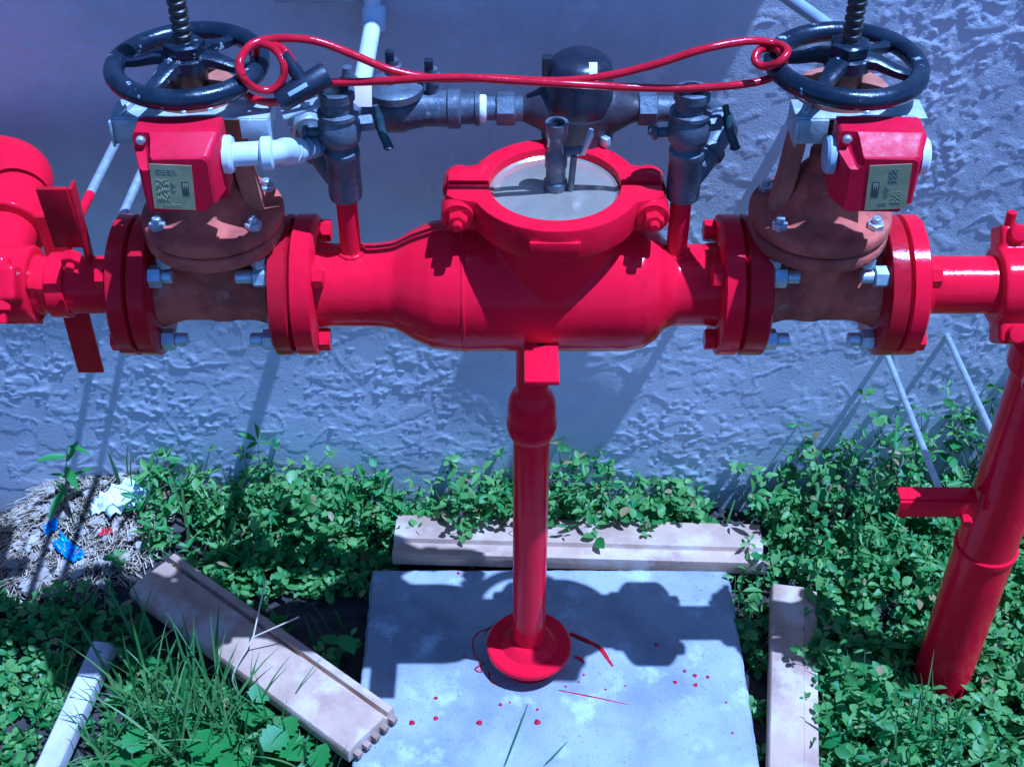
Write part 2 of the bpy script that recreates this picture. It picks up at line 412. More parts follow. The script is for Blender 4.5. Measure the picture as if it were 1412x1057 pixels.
# back: stands with its lip to the front
prof_back = [(0,0),(.30,0),(.30,.0),(1,0),(1,.030),(.36,.033),(.33,.024),(.12,.022),(.09,.030),(0,.029)]
pa = U(541, 779, Z=SZ); pb = U(1053, 792, Z=SZ)
board((pa.x, pa.y+.006, 0), (pb.x, pb.y+.004, 0), .092, SZ-.004, 'tan edging board lying along the back edge of the concrete pad', BOARD, prof_back)
prof_left = [(0,0),(1,0),(1,.018),(.97,.026),(.80,.030),(.22,.028),(.19,.018),(.15,.018),(.14,.030),(.03,.031),(0,.026)]
pa = U(545, 990, Z=SZ); pb = U(246, 778, Z=SZ)
tb, Mb, Lb = board((pb.x, pb.y, 0), (pa.x, pa.y, 0), .105, SZ+.002, 'long tan board with a grooved lip and toothed end, slanting onto the pad corner', BOARD,
      [(-u, v) for u, v in prof_left], teeth=False)
for k in range(5):
    u = -.09-.19*k
    bb = MB(); bb.box(Mb @ Vector((u*.105, .010, Lb+.004)), (.012, .011, .014), .003, rot=Mb.to_3x3()); bb.put('tooth', BOARDE, tb)
pa = U(1055, 1130, Z=SZ); pb = U(1062, 815, Z=SZ)
board((pa.x, pa.y, 0), (pb.x, pb.y, 0), .078, SZ-.012, 'pale tan board lying beside the right edge of the concrete pad', BOARD, [(0,0),(-1,0),(-1,.026),(-.72,.030),(-.70,.034),(-.04,.034),(0,.029)])
pa = U(35, 1100, Z=SZ); pb = U(130, 893, Z=SZ)
board((pa.x, pa.y, 0), (pb.x, pb.y, 0), .037, SZ-.01, 'narrow pale weathered board half hidden in the grass', BOARDP, [(0,0),(-1,0),(-1,.026),(-.9,.03),(-.1,.03),(0,.026)])

# ================================================================== PIPEWORK
BY, BZ = .03, .734                               # axis of the main line
def X(px, pxm=1072.0): return (px-706.0)/pxm
XL = dict(of0=X(149)+.020, of1=X(183)+.013, vf1=X(215)+.010, if0=X(378)+.004, if1=X(407)+.003, if2=X(440)+.002)
XR = dict(if0=X(985), if1=X(1018)-.002, if2=X(1055)-.004, of0=X(1213)-.010, of1=X(1245)-.013, of2=X(1279)-.020)
FR = .0905
def disc(x0, x1, r, m, parent, name='flange', b=.003):
    L = x1-x0
    return MB().lathe([(r-b*1.5,0),(r,b),(r,L-b),(r-b*1.5,L)], (x0, BY, BZ), 'X', 56).put(name, m, parent)
BOLTS = [(math.cos(R(a))*.0705, math.sin(R(a))*.0705) for a in (45, 135, 225, 315)]

# ---- backflow preventer
XP, ZC = .052, .888                              # top port
bf = thing('backflow_preventer', 'red double check backflow preventer body between the two rusty gate valves', 'valve', (XP, BY, BZ-.09))
b = MB()
def xp(*v): return [(r, x) for x, r in v]
prof = [(.056, XL['if2']-.006), (.0535, X(455)), (.0535, X(520)), (.057, X(545)), (.071, X(570)), (.0820, X(598)), (.0855, X(630)), (.086, X(640)), (.0855, X(650)),
        (.0855, X(860)), (.082, X(885)), (.072, X(903)), (.058, X(915)), (.0525, X(928)), (.0525, X(970)), (.055, XR['if0']+.006)]
b.lathe(prof, (0, BY, BZ), 'X', 64)
b.lathe([(.078, BZ-.02), (.078, ZC-.05), (.083, ZC-.042), (.083, ZC-.022)], (XP, BY, 0), 'Z', 64)
b.cyl((X(745,1085), BY-.012, BZ-.06), (X(745,1085), BY-.008, BZ-.095), .026)
b.put('body', RED, bf, remesh=.0034, smooth_it=7)
MB().lathe([(.084,-.004),(.0866,-.002),(.0872,0),(.0866,.002),(.084,.004)], (X(641), BY, BZ), 'X', 72).put('weld_seam', RED, bf)
disc(XL['if1']+.001, XL['if2'], FR, RED, bf); disc(XR['if0'], XR['if1']-.001, FR, RED, bf)
for (a, c) in BOLTS:
    for x0, s in ((XL['if2'], 1), (XR['if0'], -1)):
        m = MB(); m.hexa((x0-.0005*s, BY+a, BZ+c), (x0+s*.014, BY+a, BZ+c), .0145).put('bolt_head', RED, bf)
# lugs on the flange rims (the thicker bolt bosses)
# clamp halves
def half(sgn):
    ri, ro, g = .0795, .104, .0035; P = []
    P += [(ri, g), (.130, g), (.131, .026), (.121, .036)]
    for k in range(19):
        a = R(24+132*k/18); P.append((ro*math.cos(a), ro*math.sin(a)))
    P += [(-.121, .036), (-.131, .026), (-.130, g), (-ri, g)]
    for k in range(1, 24):
        a = R(180-(180)*k/24); P.append((ri*math.cos(a), max(g, ri*math.sin(a))))
    P = [(x, sgn*y) for x, y in P]
    return P
for sgn in (-1, 1):
    m = MB(); m.prism(half(sgn), .042, Matrix.Translation((XP, BY, ZC-.042)), .0035)
    ch = m.put('clamp_half', RED, bf, sharp=40)
    for s in (-1, 1):
        m = MB(); m.lathe([(.019,0),(.0205,.004),(.0205,.030),(.017,.034)], (XP+s*.117, BY+sgn*.045, ZC-.022), Vector((0,-sgn,0)), 24).put('lug', RED, ch)
for s in (-1, 1):
    m = MB(); m.hexa((XP+s*.117, BY-.045, ZC-.022), (XP+s*.117, BY-.058, ZC-.022), .0125)
    m.cyl((XP+s*.117, BY-.057, ZC-.022), (XP+s*.117, BY-.066, ZC-.022), .0065, 14, .002).put('clamp_bolt', RED, bf)
    m = MB(); m.hexa((XP+s*.117, BY+.045, ZC-.022), (XP+s*.117, BY+.058, ZC-.022), .0125).put('clamp_nut', RED, bf)
MB().box((XP-.002, BY-.1025, ZC-.024), (.06, .006, .017), .002).put('name_boss', RED, bf)
m = MB(); m.lathe([(.081,0),(.081,.010),(.077,.0125),(.074,.0105),(.06,.0125),(.03,.0145),(0,.015)], (XP, BY, ZC-.022), 'Z', 64)
cov = m.put('cover', COVER, bf)
# test cock on the cover
tx, ty, tz = U(766, 250, Y=BY).x, BY, ZC-.009
m = MB(); m.lathe([(.013,0),(.0145,.003),(.0145,.012),(.012,.015),(.012,.030),(.0135,.033),(.0135,.048),(.0115,.052),(.0115,.072),(.0135,.075),(.0135,.092),(.0095,.092),(.0095,.07)], (tx,ty,tz), 'Z', 24)
tc = m.put('test_cock', BRONZE, bf)
m = MB(); m.cyl((tx+.01, ty-.002, tz+.052), (tx+.034, ty-.002, tz+.055), .006, 12, .001).put('test_cock_stem', BRONZE, bf)
m = MB(); m.box((tx+.036, ty-.004, tz+.068), (.006, .016, .030), .0025, rot=Matrix.Rotation(.35, 3, 'Y')).put('test_cock_handle', GALV, bf)
m = MB(); m.cyl((tx+.018, ty-.006, tz), (tx+.021, ty-.006, tz+.05), .004, 10).put('drain_stub', BRONZE, bf)
# front support tongue
m = MB(); zt = .697; y0_, y1_ = BY-.060, -.121
w = .0215; xb = X(745.5, 1078)
tong = [(-w, 0), (w, 0), (w, -.082), (-w, -.082)]
m.box((xb, (y0_+y1_)/2, zt), (.043, y0_-y1_, .007), .0022); m.put('support_tongue', RED, bf)
m = MB(); m.cyl((xb+.001, y0_-.017, zt+.0030), (xb+.001, y0_-.017, zt+.0041), .0062, 18); m.put('bolt_hole', BLACK, bf)
# red nipples that carry the bypass
for px in (477, 940):
    x = X(px, 1131); MB().cyl((x, BY, BZ+.045), (x, BY, .875), .0132, 24).put('bypass_nipple', RED, bf)
    rn = .0535 if px < 700 else .0525; wp_ = []
    for k in range(28):
        a = 2*math.pi*k/28; ex, ey = .0145*math.cos(a), .0145*math.sin(a); wp_.append((x+ex, BY+ey, BZ+math.sqrt(rn**2-ey**2)))
    m = MB(); m.tube(wp_, [.0034+.0009*math.sin(k*2.3) for k in range(28)], 10, closed=True).put('weld_bead', RED, bf)

# ---- pipe stand under it
PSX, PSY = .0275, .022
st = thing('pipe_stand', 'dark red pipe stand with a round base flange bearing on the concrete pad', 'pipe stand', (PSX, PSY, SZ))
MB().cyl((PSX, PSY, SZ+.03), (PSX, PSY, .50), .0262, 40).put('post', RED, st)
m = MB(); m.lathe([(.0262,.478),(.031,.481),(.0330,.486),(.0330,.494),(.0352,.496),(.0352,.505),(.0334,.508),(.0342,.524),(.0328,.541),(.028,.555),(.0235,.561),(.0225,.566),(.0225,.664)], (PSX, PSY, 0), 'Z', 44).put('reducer', RED, st)
m = MB(); m.lathe([(.066,.0),(.069,.003),(.069,.010),(.066,.013),(.046,.014),(.040,.020),(.034,.027),(.030,.029)], (PSX, PSY, SZ+.030), 'Z', 64).put('base_flange', RED, st)
m = MB(); m.cyl((PSX, PSY, SZ), (PSX, PSY, SZ+.032), .05, 40); m.put('grout_pad', REDD, st)

# ---- gate valves
def gate_valve(xc, x0, x1, x2, x3, zone, label):
    """flange spans x0..x1 and x2..x3"""
    t = thing('gate_valve', label, 'gate valve', (xc, BY, BZ-.09), 'outside screw gate valves')
    b = MB()
    b.lathe([(.056, x1-.004), (.050, x1+.012), (.0455, x1+.028), (.0455, x2-.028), (.050, x2-.012), (.056, x2+.004)], (0, BY, BZ), 'X', 48)
    b.lathe([(.044, BZ-.030), (.049, BZ-.01), (.0495, .80), (.056, .818)], (xc, BY, 0), 'Z', 48, 1.0, .92)
    b.lathe([(.056,.806),(.083,.812),(.086,.818),(.086,.829),(.083,.832)], (xc, BY, 0), 'Z', 56)
    b.put('valve_body', IRON, t, remesh=.003, smooth_it=4)
    disc(x0, x1, FR, REDD, t); disc(x2, x3, FR, REDD, t)
    m = MB(); m.lathe([(.084,.834),(.087,.837),(.087,.849),(.084,.853),(.062,.855),(.048,.866),(.038,.885),(.034,.905),(.024,.915),(.024,.935)], (xc, BY, 0), 'Z', 56)
    m.put('bonnet', IRON, t, remesh=.003, smooth_it=3)
    for a in (R(-38), R(32), R(148), R(218)):
        px_, py_ = xc+.073*math.cos(a), BY+.073*math.sin(a)
        m = MB(); m.hexa((px_, py_, .852), (px_, py_, .861), .0105); m.cyl((px_, py_, .861), (px_, py_, .868), .0055, 12, .001).put('bonnet_bolt', GALV, t)
        m = MB(); m.hexa((px_, py_, .797), (px_, py_, .810), .0105).put('bonnet_nut', GALV, t)
    # yoke
    b = MB()
    for s in (-1, 1):
        pts = [(.066*s, .852), (.058*s, .90), (.050*s, .99), (.040*s, 1.010), (.022*s, 1.010), (.030*s, .985), (.037*s, .90), (.044*s, .852)]
        M = Matrix(((1,0,0,xc),(0,0,1,BY-.014),(0,1,0,0),(0,0,0,1)))
        b.prism(pts, .028, M, .003)
    b.lathe([(.046,1.000),(.050,1.003),(.050,1.017),(.046,1.020),(.030,1.021)], (xc, BY, 0), 'Z', 40, 1.08, .95)
    b.put('yoke', ORUST, t, remesh=.0028, smooth_it=2)
    # nuts towards the valve, ends of studs
    for (a, c) in BOLTS:
        for x_, s in ((x1, 1), (x2, -1)):
            m = MB(); m.hexa((x_, BY+a, BZ+c), (x_+s*.017, BY+a, BZ+c), .0140)
            L = random.choice((.012, .016, .022)); m.cyl((x_+s*.017, BY+a, BZ+c), (x_+s*(.017+L), BY+a, BZ+c), .0088, 14, .0015).put('stud_nut', GALV, t)
    # stem with a square thread
    pr = [(.0085, .90)]; z = .93
    while z < 1.27:
        pr += [(.0088, z), (.0108, z+.0022), (.0108, z+.0058), (.0088, z+.0078)]; z += .0098
    m = MB(); m.lathe(pr, (xc, BY, 0), 'Z', 24).put('stem', STEM, t)
    # handwheel
    zw = 1.045
    m = MB(); n = 72
    ring = [(xc+.0815*math.cos(2*math.pi*k/n), BY+.0815*math.sin(2*math.pi*k/n), zw+.0012*math.sin(4*math.pi*k/n)) for k in range(n)]
    m.tube(ring, .0117, 18, closed=True); hw = m.put('handwheel', WHEEL, t)
    for ang in zone:
        a = R(ang); c, s = math.cos(a), math.sin(a)
        pts = [(xc+c*r, BY+s*r, z) for r, z in ((.016, zw+.008), (.034, zw+.008), (.052, zw+.002), (.066, zw-.001), (.078, zw))]
        m = MB(); bm0 = m
        q = Vector((-s, c, 0))
        for i in range(len(pts)-1):
            pass
        top = [.0115, .0105, .0085, .0075, .0085]; hh = [.009, .008, .0065, .006, .007]
        rings = []
        for i, p in enumerate(pts):
            p = Vector(p); rings.append([m.bm.verts.new(p+q*top[i]*u+Vector((0,0,hh[i]*v))) for u, v in ((-1,-.6),(-.55,-1),(.55,-1),(1,-.6),(1,.6),(.55,1),(-.55,1),(-1,.6))])
        for a_, b_ in zip(rings, rings[1:]):
            for k in range(8): m.bm.faces.new((a_[k], a_[(k+1)%8], b_[(k+1)%8], b_[k]))
        m.bm.faces.new(rings[0]); m.bm.faces.new(rings[-1]); m.put('spoke', WHEEL, hw, sharp=50)
    m = MB(); m.lathe([(.022,0),(.026,.003),(.026,.016),(.022,.018)], (xc, BY, zw-.004), 'Z', 24).put('hub', WHEEL, hw)
    m = MB(); m.hexa((xc, BY, zw+.014), (xc, BY, zw+.029), .0235).put('hub_nut', WHEEL, hw)
    m = MB(); m.lathe([(.021, 1.019), (.021, 1.043)], (xc, BY, 0), 'Z', 24).put('yoke_sleeve', STEM, t)
    return t
XGL, XGR = -.3680, .3790
gate_valve(XGL, XL['of1']+.001, XL['vf1'], XL['if0'], XL['if1'], (58, 172, 243, 352),
           'rusty gate valve with black handwheel that has the cable lock hanging from it')
gate_valve(XGR, XR['if1'], XR['if2'], XR['of0'], XR['of1']-.001, (40, 165, 235, 340),
           'rusty gate valve with black handwheel between the backflow body and the pipe to the ground')

# ---- tamper switches
def switch(xc, side, label, yaw):
    t = thing('tamper_switch', label, 'switch box', (xc, -.07, .93), 'tamper switches on the gate valves')
    Rz = Matrix.Translation((xc, -.075, 0)) @ Matrix.Rotation(yaw, 4, 'Z')
    def T(v): return Rz @ Vector(v)
    # cover: loft of rounded rectangles from the back to the front
    def rr(w0, w1, z0, z1, r, y, nt=0):
        P = []
        for cx, cz, a0 in ((w1-r, z1-r, 0), (w0+r, z1-r, 90), (w0+r, z0+r, 180), (w1-r, z0+r, 270)):
            if nt and a0 == 90: P += [(w0+nt, y, z1), (w0+nt, y, z1-nt*.6), (w0+nt*.6, y, z1-nt), (w0, y, z1-nt)]; continue
            if nt and a0 == 270: P += [(w1-nt*.8, y, z0), (w1-nt*.75, y, z0+nt*.4), (w1-nt*.4, y, z0+nt*.75), (w1, y, z0+nt*.8)]; continue
            for k in range(4): a = R(a0+30*k); P.append((cx+r*math.cos(a), y, cz+r*math.sin(a)))
        return P
    W = .0475; za, zb = .934, 1.021
    secs = [rr(-W, W, za, zb, .006, .030), rr(-W, W, za, zb, .006, -.002), rr(-W, W, za, zb, .006, -.0035, .019), rr(-W+.002, W-.002, za+.001, zb-.003, .007, -.008, .019),
            rr(-W+.009, W-.009, za+.003, zb-.013, .007, -.031, .014), rr(-W+.012, W-.012, za+.005, zb-.016, .007, -.0335, .013)]
    m = MB(); rings = [[m.bm.verts.new(T(p)) for p in s] for s in secs]
    for a_, b_ in zip(rings, rings[1:]):
        n = len(a_)
        for k in range(n): m.bm.faces.new((a_[k], a_[(k+1)%n], b_[(k+1)%n], b_[k]))
    m.bm.faces.new(rings[0]); m.bm.faces.new(rings[-1])
    cover = m.put('cover', REDC, t, sharp=28)
    # screw well at one upper corner with its screw
    sx = -W+.009
    m = MB(); m.lathe([(.0052,0),(.0052,.003),(.0034,.0048),(0,.005)], T((sx, -.0032, zb-.009)), Rz.to_3x3() @ Vector((0,-1,0)), 16).put('screw', GALV, cover)
    # name plate, slanted a little
    ang = .07 if side < 0 else -.07
    Mp = Rz @ Matrix.Translation((-.006 if side < 0 else .008, -.0334, .9705)) @ Matrix.Rotation(ang, 4, 'Y') @ Matrix.Rotation(R(90), 4, 'X')
    def pl(poly, h, mt, name, par): return MB().prism(poly, h, Mp, 0).put(name, mt, par, sharp=30)
    rect = lambda x0, y0, x1, y1: [(x0,y0),(x1,y0),(x1,y1),(x0,y1)]
    plate = pl(rect(-.0225,-.0285,.0225,.0285), .0008, PLATE, 'name_plate', t)
    def rows(x0, y0, x1, y1, n, mt, vertical=False):
        m = MB(); rr2 = random.Random(int(x0*9e5)+n)
        for k in range(n):
            f = (k+.5)/n; t_ = 0.0
            while t_ < .93:
                w_ = rr2.uniform(.10, .34); e_ = min(1, t_+w_)
                if vertical: xx = x0+(x1-x0)*f; m.prism(rect(xx-.0005, y0+(y1-y0)*t_, xx+.0005, y0+(y1-y0)*e_), .0010, Mp)
                else: yy = y0+(y1-y0)*f; m.prism(rect(x0+(x1-x0)*t_, yy-.0005, x0+(x1-x0)*e_, yy+.0005), .0010, Mp)
                t_ = e_+.05
        tag(m.put('print', mt, plate, sharp=0), kind='stuff')
    if side < 0:
        rows(-.016,.015,.006,.023, 3, INK); rows(-.018,-.020,-.004,.010, 7, INKL, True); rows(-.012,-.026,.008,-.0215, 2, INKL)
        logo = (.010,-.010,.0175,.008); ce = ((.001,.001),)
    else:
        rows(-.001,.005,.009,.023, 5, INK, True); rows(.004,-.022,.016,-.006, 6, INKL, True); rows(-.009,-.024,.001,-.0195, 2, INK)
        logo = (-.0175,-.012,-.0095,.008); ce = ((.0,-.004),)
    lg = pl(rect(*logo), .0010, INK, 'print', plate)
    for k in range(3):
        xx = logo[0]+.0016+.0020*k; m = MB(); m.prism(rect(xx, logo[1]+.0015+.001*k, xx+.0007, logo[3]-.002), .0013, Mp); m.put('logo_bar', INKL, plate, sharp=0)
    # conformity mark, two open arcs one over the other
    for (cx, cy) in ce:
        m = MB()
        for dy in (-.0032, .0032):
            for k in range(7):
                a0, a1 = R(30+240*k/7+90-20), R(30+240*(k+1)/7+90-20)
                P = [(cx+r*math.cos(a)*1, cy+dy+r*math.sin(a)) for r, a in ((.0028,a0),(.0028,a1),(.0019,a1),(.0019,a0))]
                m.prism(P, .0012, Mp)
        m.prism([(cx-.0022,cy+.0028),(cx+.0008,cy+.0028),(cx+.0008,cy+.0036),(cx-.0022,cy+.0036)], .0012, Mp)
        m.put('mark', INK, plate, sharp=0)
    # back box and zinc bracket
    m = MB(); m.box(T((0, .036, .978)), (.088, .012, .078), .002, rot=Rz.to_3x3()); m.put('base_plate', ZINC, t)
    br = MB(); xr_ = .093 if side < 0 else .062
    br.box((xc+(xr_-.085)/2, BY-.036, 1.0075), (xr_+.085, .042, .0028), .0008); br.put('bracket', ZINC, t)
    m = MB(); m.box((xc-.084, BY-.040, .992), (.0028, .050, .032), .0008)
    m.box((xc-.066, BY-.058, .992), (.036, .0028, .030), .0008); m.put('bracket_ear', ZINC, t)
    if side < 0:
      m = MB(); m.box((xc+.092, BY-.036, .994), (.0028, .040, .030), .0008)
      m.box((xc+.076, BY-.0572, .995), (.032, .0028, .024), .0008); m.put('bracket_ear', ZINC, t)
    for dx, dy in ((-.03, -.030), (-.004, -.036), (.024, -.030)):
        m = MB(); m.hexa((xc+dx, BY+dy-.008, 1.008), (xc+dx, BY+dy-.008, 1.0125), .0048).put('bracket_screw', GALV, t)
    m = MB(); m.tube(spline([(xc-.075, BY-.05, 1.011), (xc-.062, BY-.02, 1.013), (xc-.045, BY+.022, 1.012), (xc-.03, BY+.03, 1.012)], 6), .0032, 8).put('hook_bolt', GALV, t)
    # conduit hubs
    for s in ((1,) if side < 0 else (-1, 1)):
        c = T((s*W, .010, .984)); ax = Rz.to_3x3() @ Vector((s,0,0))
        m = MB(); m.lathe([(.0215,-.001),(.0215,.006),(.019,.009),(.014,.010)], c, ax, 28).put('conduit_hub', PVC if side < 0 or s > 0 else CONDUIT, t)
    return t
SXL, SXR = -.3655, .4035
switch(SXL, -1, 'red tamper switch box joined to a white conduit elbow, below the handwheel with the lock', .03)
switch(SXR, 1, 'red tamper switch box with screw and a plate printed with a dark logo', -.03)
# left conduit: white elbow then grey flexible tail
cx0 = SXL+.0485
wc = thing('conduit_elbow', 'white plastic conduit elbow plugged into the tamper switch side', 'conduit', (cx0, -.06, .97))
m = MB(); m.tube(bend((cx0+.004, -.0645, .984), (cx0+.052, -.0625, .986), (cx0+.058, -.02, .962), .026, 10), [.0135]*11+[.0135,.0165], 20)
m.put('elbow', PVC, wc)
m = MB(); m.lathe([(.0165,0),(.019,.002),(.019,.012),(.016,.014)], (cx0+.038, -.0635, .985), Vector((1,.1,0)), 24).put('bell', PVC, wc)
fx = thing('flexible_conduit', 'ribbed grey flexible conduit curling behind the bypass valve', 'conduit', (cx0+.06, 0, .9))
pts = spline([(cx0+.058,-.02,.962),(cx0+.064,.0,.950),(cx0+.082,.03,.938),(cx0+.100,.058,.932),(cx0+.112,.085,.93),(cx0+.118,.10,.93)], 14)
rr_ = [.0125+.0012*(1 if (k//2) % 2 else -1) for k in range(len(pts))]
m = MB(); m.tube(pts, rr_, 16).put('ribbed_hose', CONDUIT, fx, sharp=60)
for k in (8, 13):
    p = pts[k]; d = (pts[k+1]-pts[k-1]).normalized()
    m = MB(); m.lathe([(.0148,0),(.0152,.002),(.0152,.009),(.0148,.011)], p, d, 20).put('conduit_nut', PVC, fx)

# ---- bypass line
BYY = .150
def bpz(py=150, Y=BYY): return U(706, py, Y=Y).z
AZ = bpz(150)
def bx(px, py=150): return U(px, py, Y=BYY).x
def stack(px, s, label):
    x = X(px, 1131)
    t = thing('bypass_valve', label, 'valve', (x, BY, .868), 'bronze bypass valves on red nipples')
    m = MB(); m.lathe([(.0165,.866),(.0195,.868),(.0205,.872),(.0205,.924),(.0215,.926),(.0215,.934),(.017,.938),(.017,.944)], (x, BY, 0), 'Z', 32).put('tee', BRONZE, t)
    m = MB(); m.lathe([(.018,.942),(.0235,.948),(.025,.956),(.025,.972),(.0225,.976),(.0225,.980),(.0245,.981),(.0245,.986),(.019,.988),(.019,1.000),(.0215,1.002),(.0215,1.013),(.0185,1.0145),(.015,1.0145),(.015,.985)], (x, BY, 0), 'Z', 32).put('valve_barrel', BRONZE, t)
    m = MB(); m.cyl((x, BY, .984), (x, BY, .9905), .0151, 24).put('bore', BLACK, t)
    # branch: outwards, back and up to the bypass axis
    o = s*.047
    path = spline([(x+s*.008, BY+.006, .893), (x+o*.55, BY+.028, .905), (x+o, BY+.062, .922), (x+o*1.02, BYY-.03, AZ), (x+o*.85, BYY-.004, AZ), (x+o*.4, BYY, AZ), (x-s*.03, BYY, AZ)], 7)
    m = MB(); m.tube(path, .0165, 20).put('branch_elbow', BRONZE, t)
    for i, r in ((9, .0205), (15, .022), (21, .0205)):
        p = path[i]; d = (path[i+1]-path[i-1]).normalized()
        m = MB(); m.lathe([(r-.002,-.006),(r,-.004),(r,.004),(r-.002,.006)], p, d, 28).put('branch_collar', BRONZE if i != 15 else GALV, t)
    # stem, packing nut and small lever on the outer/rear side
    hx = x+.032
    m = MB(); m.hexa((x+.02, BY+.008, .964), (x+.038, BY+.012, .964), .0105); m.cyl((x+.036, BY+.012, .964), (x+.047, BY+.014, .964), .006, 12).put('packing_nut', BRONZE, t)
    m = MB(); lv = spline([(x+.042, BY+.014, .985), (x+.046, BY+.010, .970), (x+.049, BY+.004, .956), (x+.055, BY-.002, .943), (x+.057, BY-.004, .936)], 5)
    m.tube(lv, [.004]*4+[.0055]*(len(lv)-7)+[.007,.006,.004], 10).put('lever', HANDLE, t)
    m = MB(); m.cyl((x-.018, BY, .958), (x-.038, BY-.002, .958), .006, 12, .001); m.lathe([(.006,0),(.009,.002),(.009,.006),(.006,.008)], (x-.036, BY-.002, .958), Vector((-1,0,0)), 16).put('side_plug', BRONZE, t)
    return t
stack(477, -1, 'grey bronze bypass valve beside the tamper switch conduit')
stack(941, 1, 'grey bronze bypass valve between the water meter and the gate valve without the lock')
# white ear plate and tag near the left valve
p = U(500, 130, Y=BY+.05)
tg = MB(); tg.box(p, (.022, .002, .030), .0005, rot=Matrix.Rotation(-.6, 3, 'X')); tg = tg.put('paper_tag', TAG)
tag(tg, 'small pinkish tag hanging by the bypass valve next to the cable lock', 'tag')

bl = thing('bypass_check_valve', 'grey bronze check valve with two test cocks in the bypass line', 'valve', (bx(560), BYY, AZ-.03))
L0 = lambda a, c, prof: None
def xl(px0, px1, prof, name, m_, par, seg=32):
    x0, x1 = bx(px0), bx(px1); L = x1-x0
    m = MB(); m.lathe([(r, f*L) for f, r in prof], (x0, BYY, AZ), 'X', seg); return m.put(name, m_, par)
xl(500, 520, [(0,.016),(1,.016)], 'nipple', BRONZE, bl)
xl(512, 636, [(0,.017),(.03,.026),(.12,.030),(.35,.030),(.45,.026),(.6,.0225),(.84,.0225),(.86,.025),(.98,.025),(1,.023)], 'barrel', BRONZE, bl)
m = MB(); xcv = bx(545); m.lathe([(.033,0),(.037,.003),(.037,.012),(.034,.014),(.022,.016)], (xcv, BYY, AZ+.020), 'Z', 36).put('bonnet', BRONZE, bl)
for px in (545, 597):
    x = bx(px); z0 = AZ+.034 if px == 545 else AZ+.022
    m = MB(); m.lathe([(.008,0),(.008,.012),(.011,.014),(.011,.024),(.008,.026),(.008,.032)], (x, BYY+.004, z0), 'Z', 18); ck = m.put('test_cock', BRONZE, bl)
    m = MB(); m.box((x-.003, BYY+.002, z0+.037), (.011, .010, .016), .002).put('test_cock_cap', LOCK, ck)
m = MB(); x = bx(484); m.lathe([(.008,0),(.008,.016),(.012,.018),(.012,.028),(.008,.030),(.006,.044)], (x, BYY, AZ+.014), 'Z', 18); m.put('test_cock', BRONZE, bl)
un = thing('pipe_union', 'grey pipe coupling with white thread tape between check valve and water meter', 'pipe coupling', (bx(650), BYY, AZ-.02))
xl(622, 662, [(0,.019),(.02,.0215),(.16,.0215),(.2,.0195),(.8,.0195),(.84,.0215),(.98,.0215),(1,.019)], 'coupling', BRONZE, un)
xl(660, 671, [(0,.0165),(.3,.0178),(.8,.0175),(1,.016)], 'thread_tape', TAPE, un)
xl(668, 690, [(0,.015),(1,.015)], 'nipple', BRONZE, un)
m = MB(); m.hexa((bx(684), BYY, AZ), (bx(711), BYY, AZ), .0215).put('union_nut', BRONZE, un)
# meter
mx = bx(797); mt = thing('water_meter', 'bronze water meter with black plastic dome behind the round clamp', 'water meter', (mx, BYY, AZ-.05))
b = MB()
b.lathe([(.0145, bx(708)), (.0165, bx(722)), (.030, bx(752)), (.040, bx(780)), (.040, bx(812)), (.031, bx(846)), (.018, bx(872)), (.0155, bx(884))], (0, BYY, AZ), 'X', 40)
b.lathe([(.034, AZ-.048), (.046, AZ-.040), (.047, AZ+.004), (.043, AZ+.010)], (mx, BYY, 0), 'Z', 44)
b.put('meter_body', DARKBR, mt, remesh=.0024, smooth_it=4)
xl(846, 886, [(0,.024),(.3,.019),(.7,.0158),(1,.0155)], 'outlet_spud', BRONZE, mt)
xl(706, 735, [(0,.0155),(.6,.0165),(1,.021)], 'inlet_spud', BRONZE, mt)
m = MB(); m.hexa((bx(879), BYY, AZ), (bx(906), BYY, AZ), .0215).put('union_nut', BRONZE, mt)
xl(903, 935, [(0,.0145),(1,.0145)], 'nipple', BRONZE, mt)
m = MB(); m.cyl((bx(900), BYY-.012, AZ-.02), (bx(900), BYY-.019, AZ-.024), .006, 14).put('seal_screw', BRONZE, mt)
m = MB(); m.lathe([(.044,0),(.0455,.003),(.0455,.020),(.042,.028),(.041,.048),(.038,.060),(.030,.067),(.015,.0705),(0,.071)], (mx+.001, BYY, AZ+.004), 'Z', 48).put('register_dome', METER, mt)
m = MB(); m.box((mx-.040, BYY-.004, AZ+.058), (.013, .014, .034), .003).put('lid_hinge', METER, mt)
m = MB(); p = U(812, 84, Y=BYY-.016); m.box((mx+.015, BYY-.030, AZ+.069), (.010, .020, .0016), .0004, rot=Matrix.Rotation(.75, 3, 'X')); lb_ = m.put('serial_label', TAPE, mt)
for k in range(4):
    m = MB(); m.box((mx+.015, BYY-.0245-.0036*k, AZ+.0742-.0034*k), (.005, .0016, .0012), 0, rot=Matrix.Rotation(.75, 3, 'X')); m.put('print', INK, lb_)
m = MB(); m.lathe([(.004,0),(.003,.003),(0,.004)], (mx+.032, BYY-.014, AZ+.058), Vector((.6,-.4,.7)), 12).put('red_button', REDW, mt)
for s in (-1, 1):
    m = MB(); m.box((mx+s*.033, BYY-.036, AZ-.026), (.014, .010, .014), .003, rot=Matrix.Rotation(-s*.8, 3, 'Z')).put('body_lug', GALV if s > 0 else DARKBR, mt)

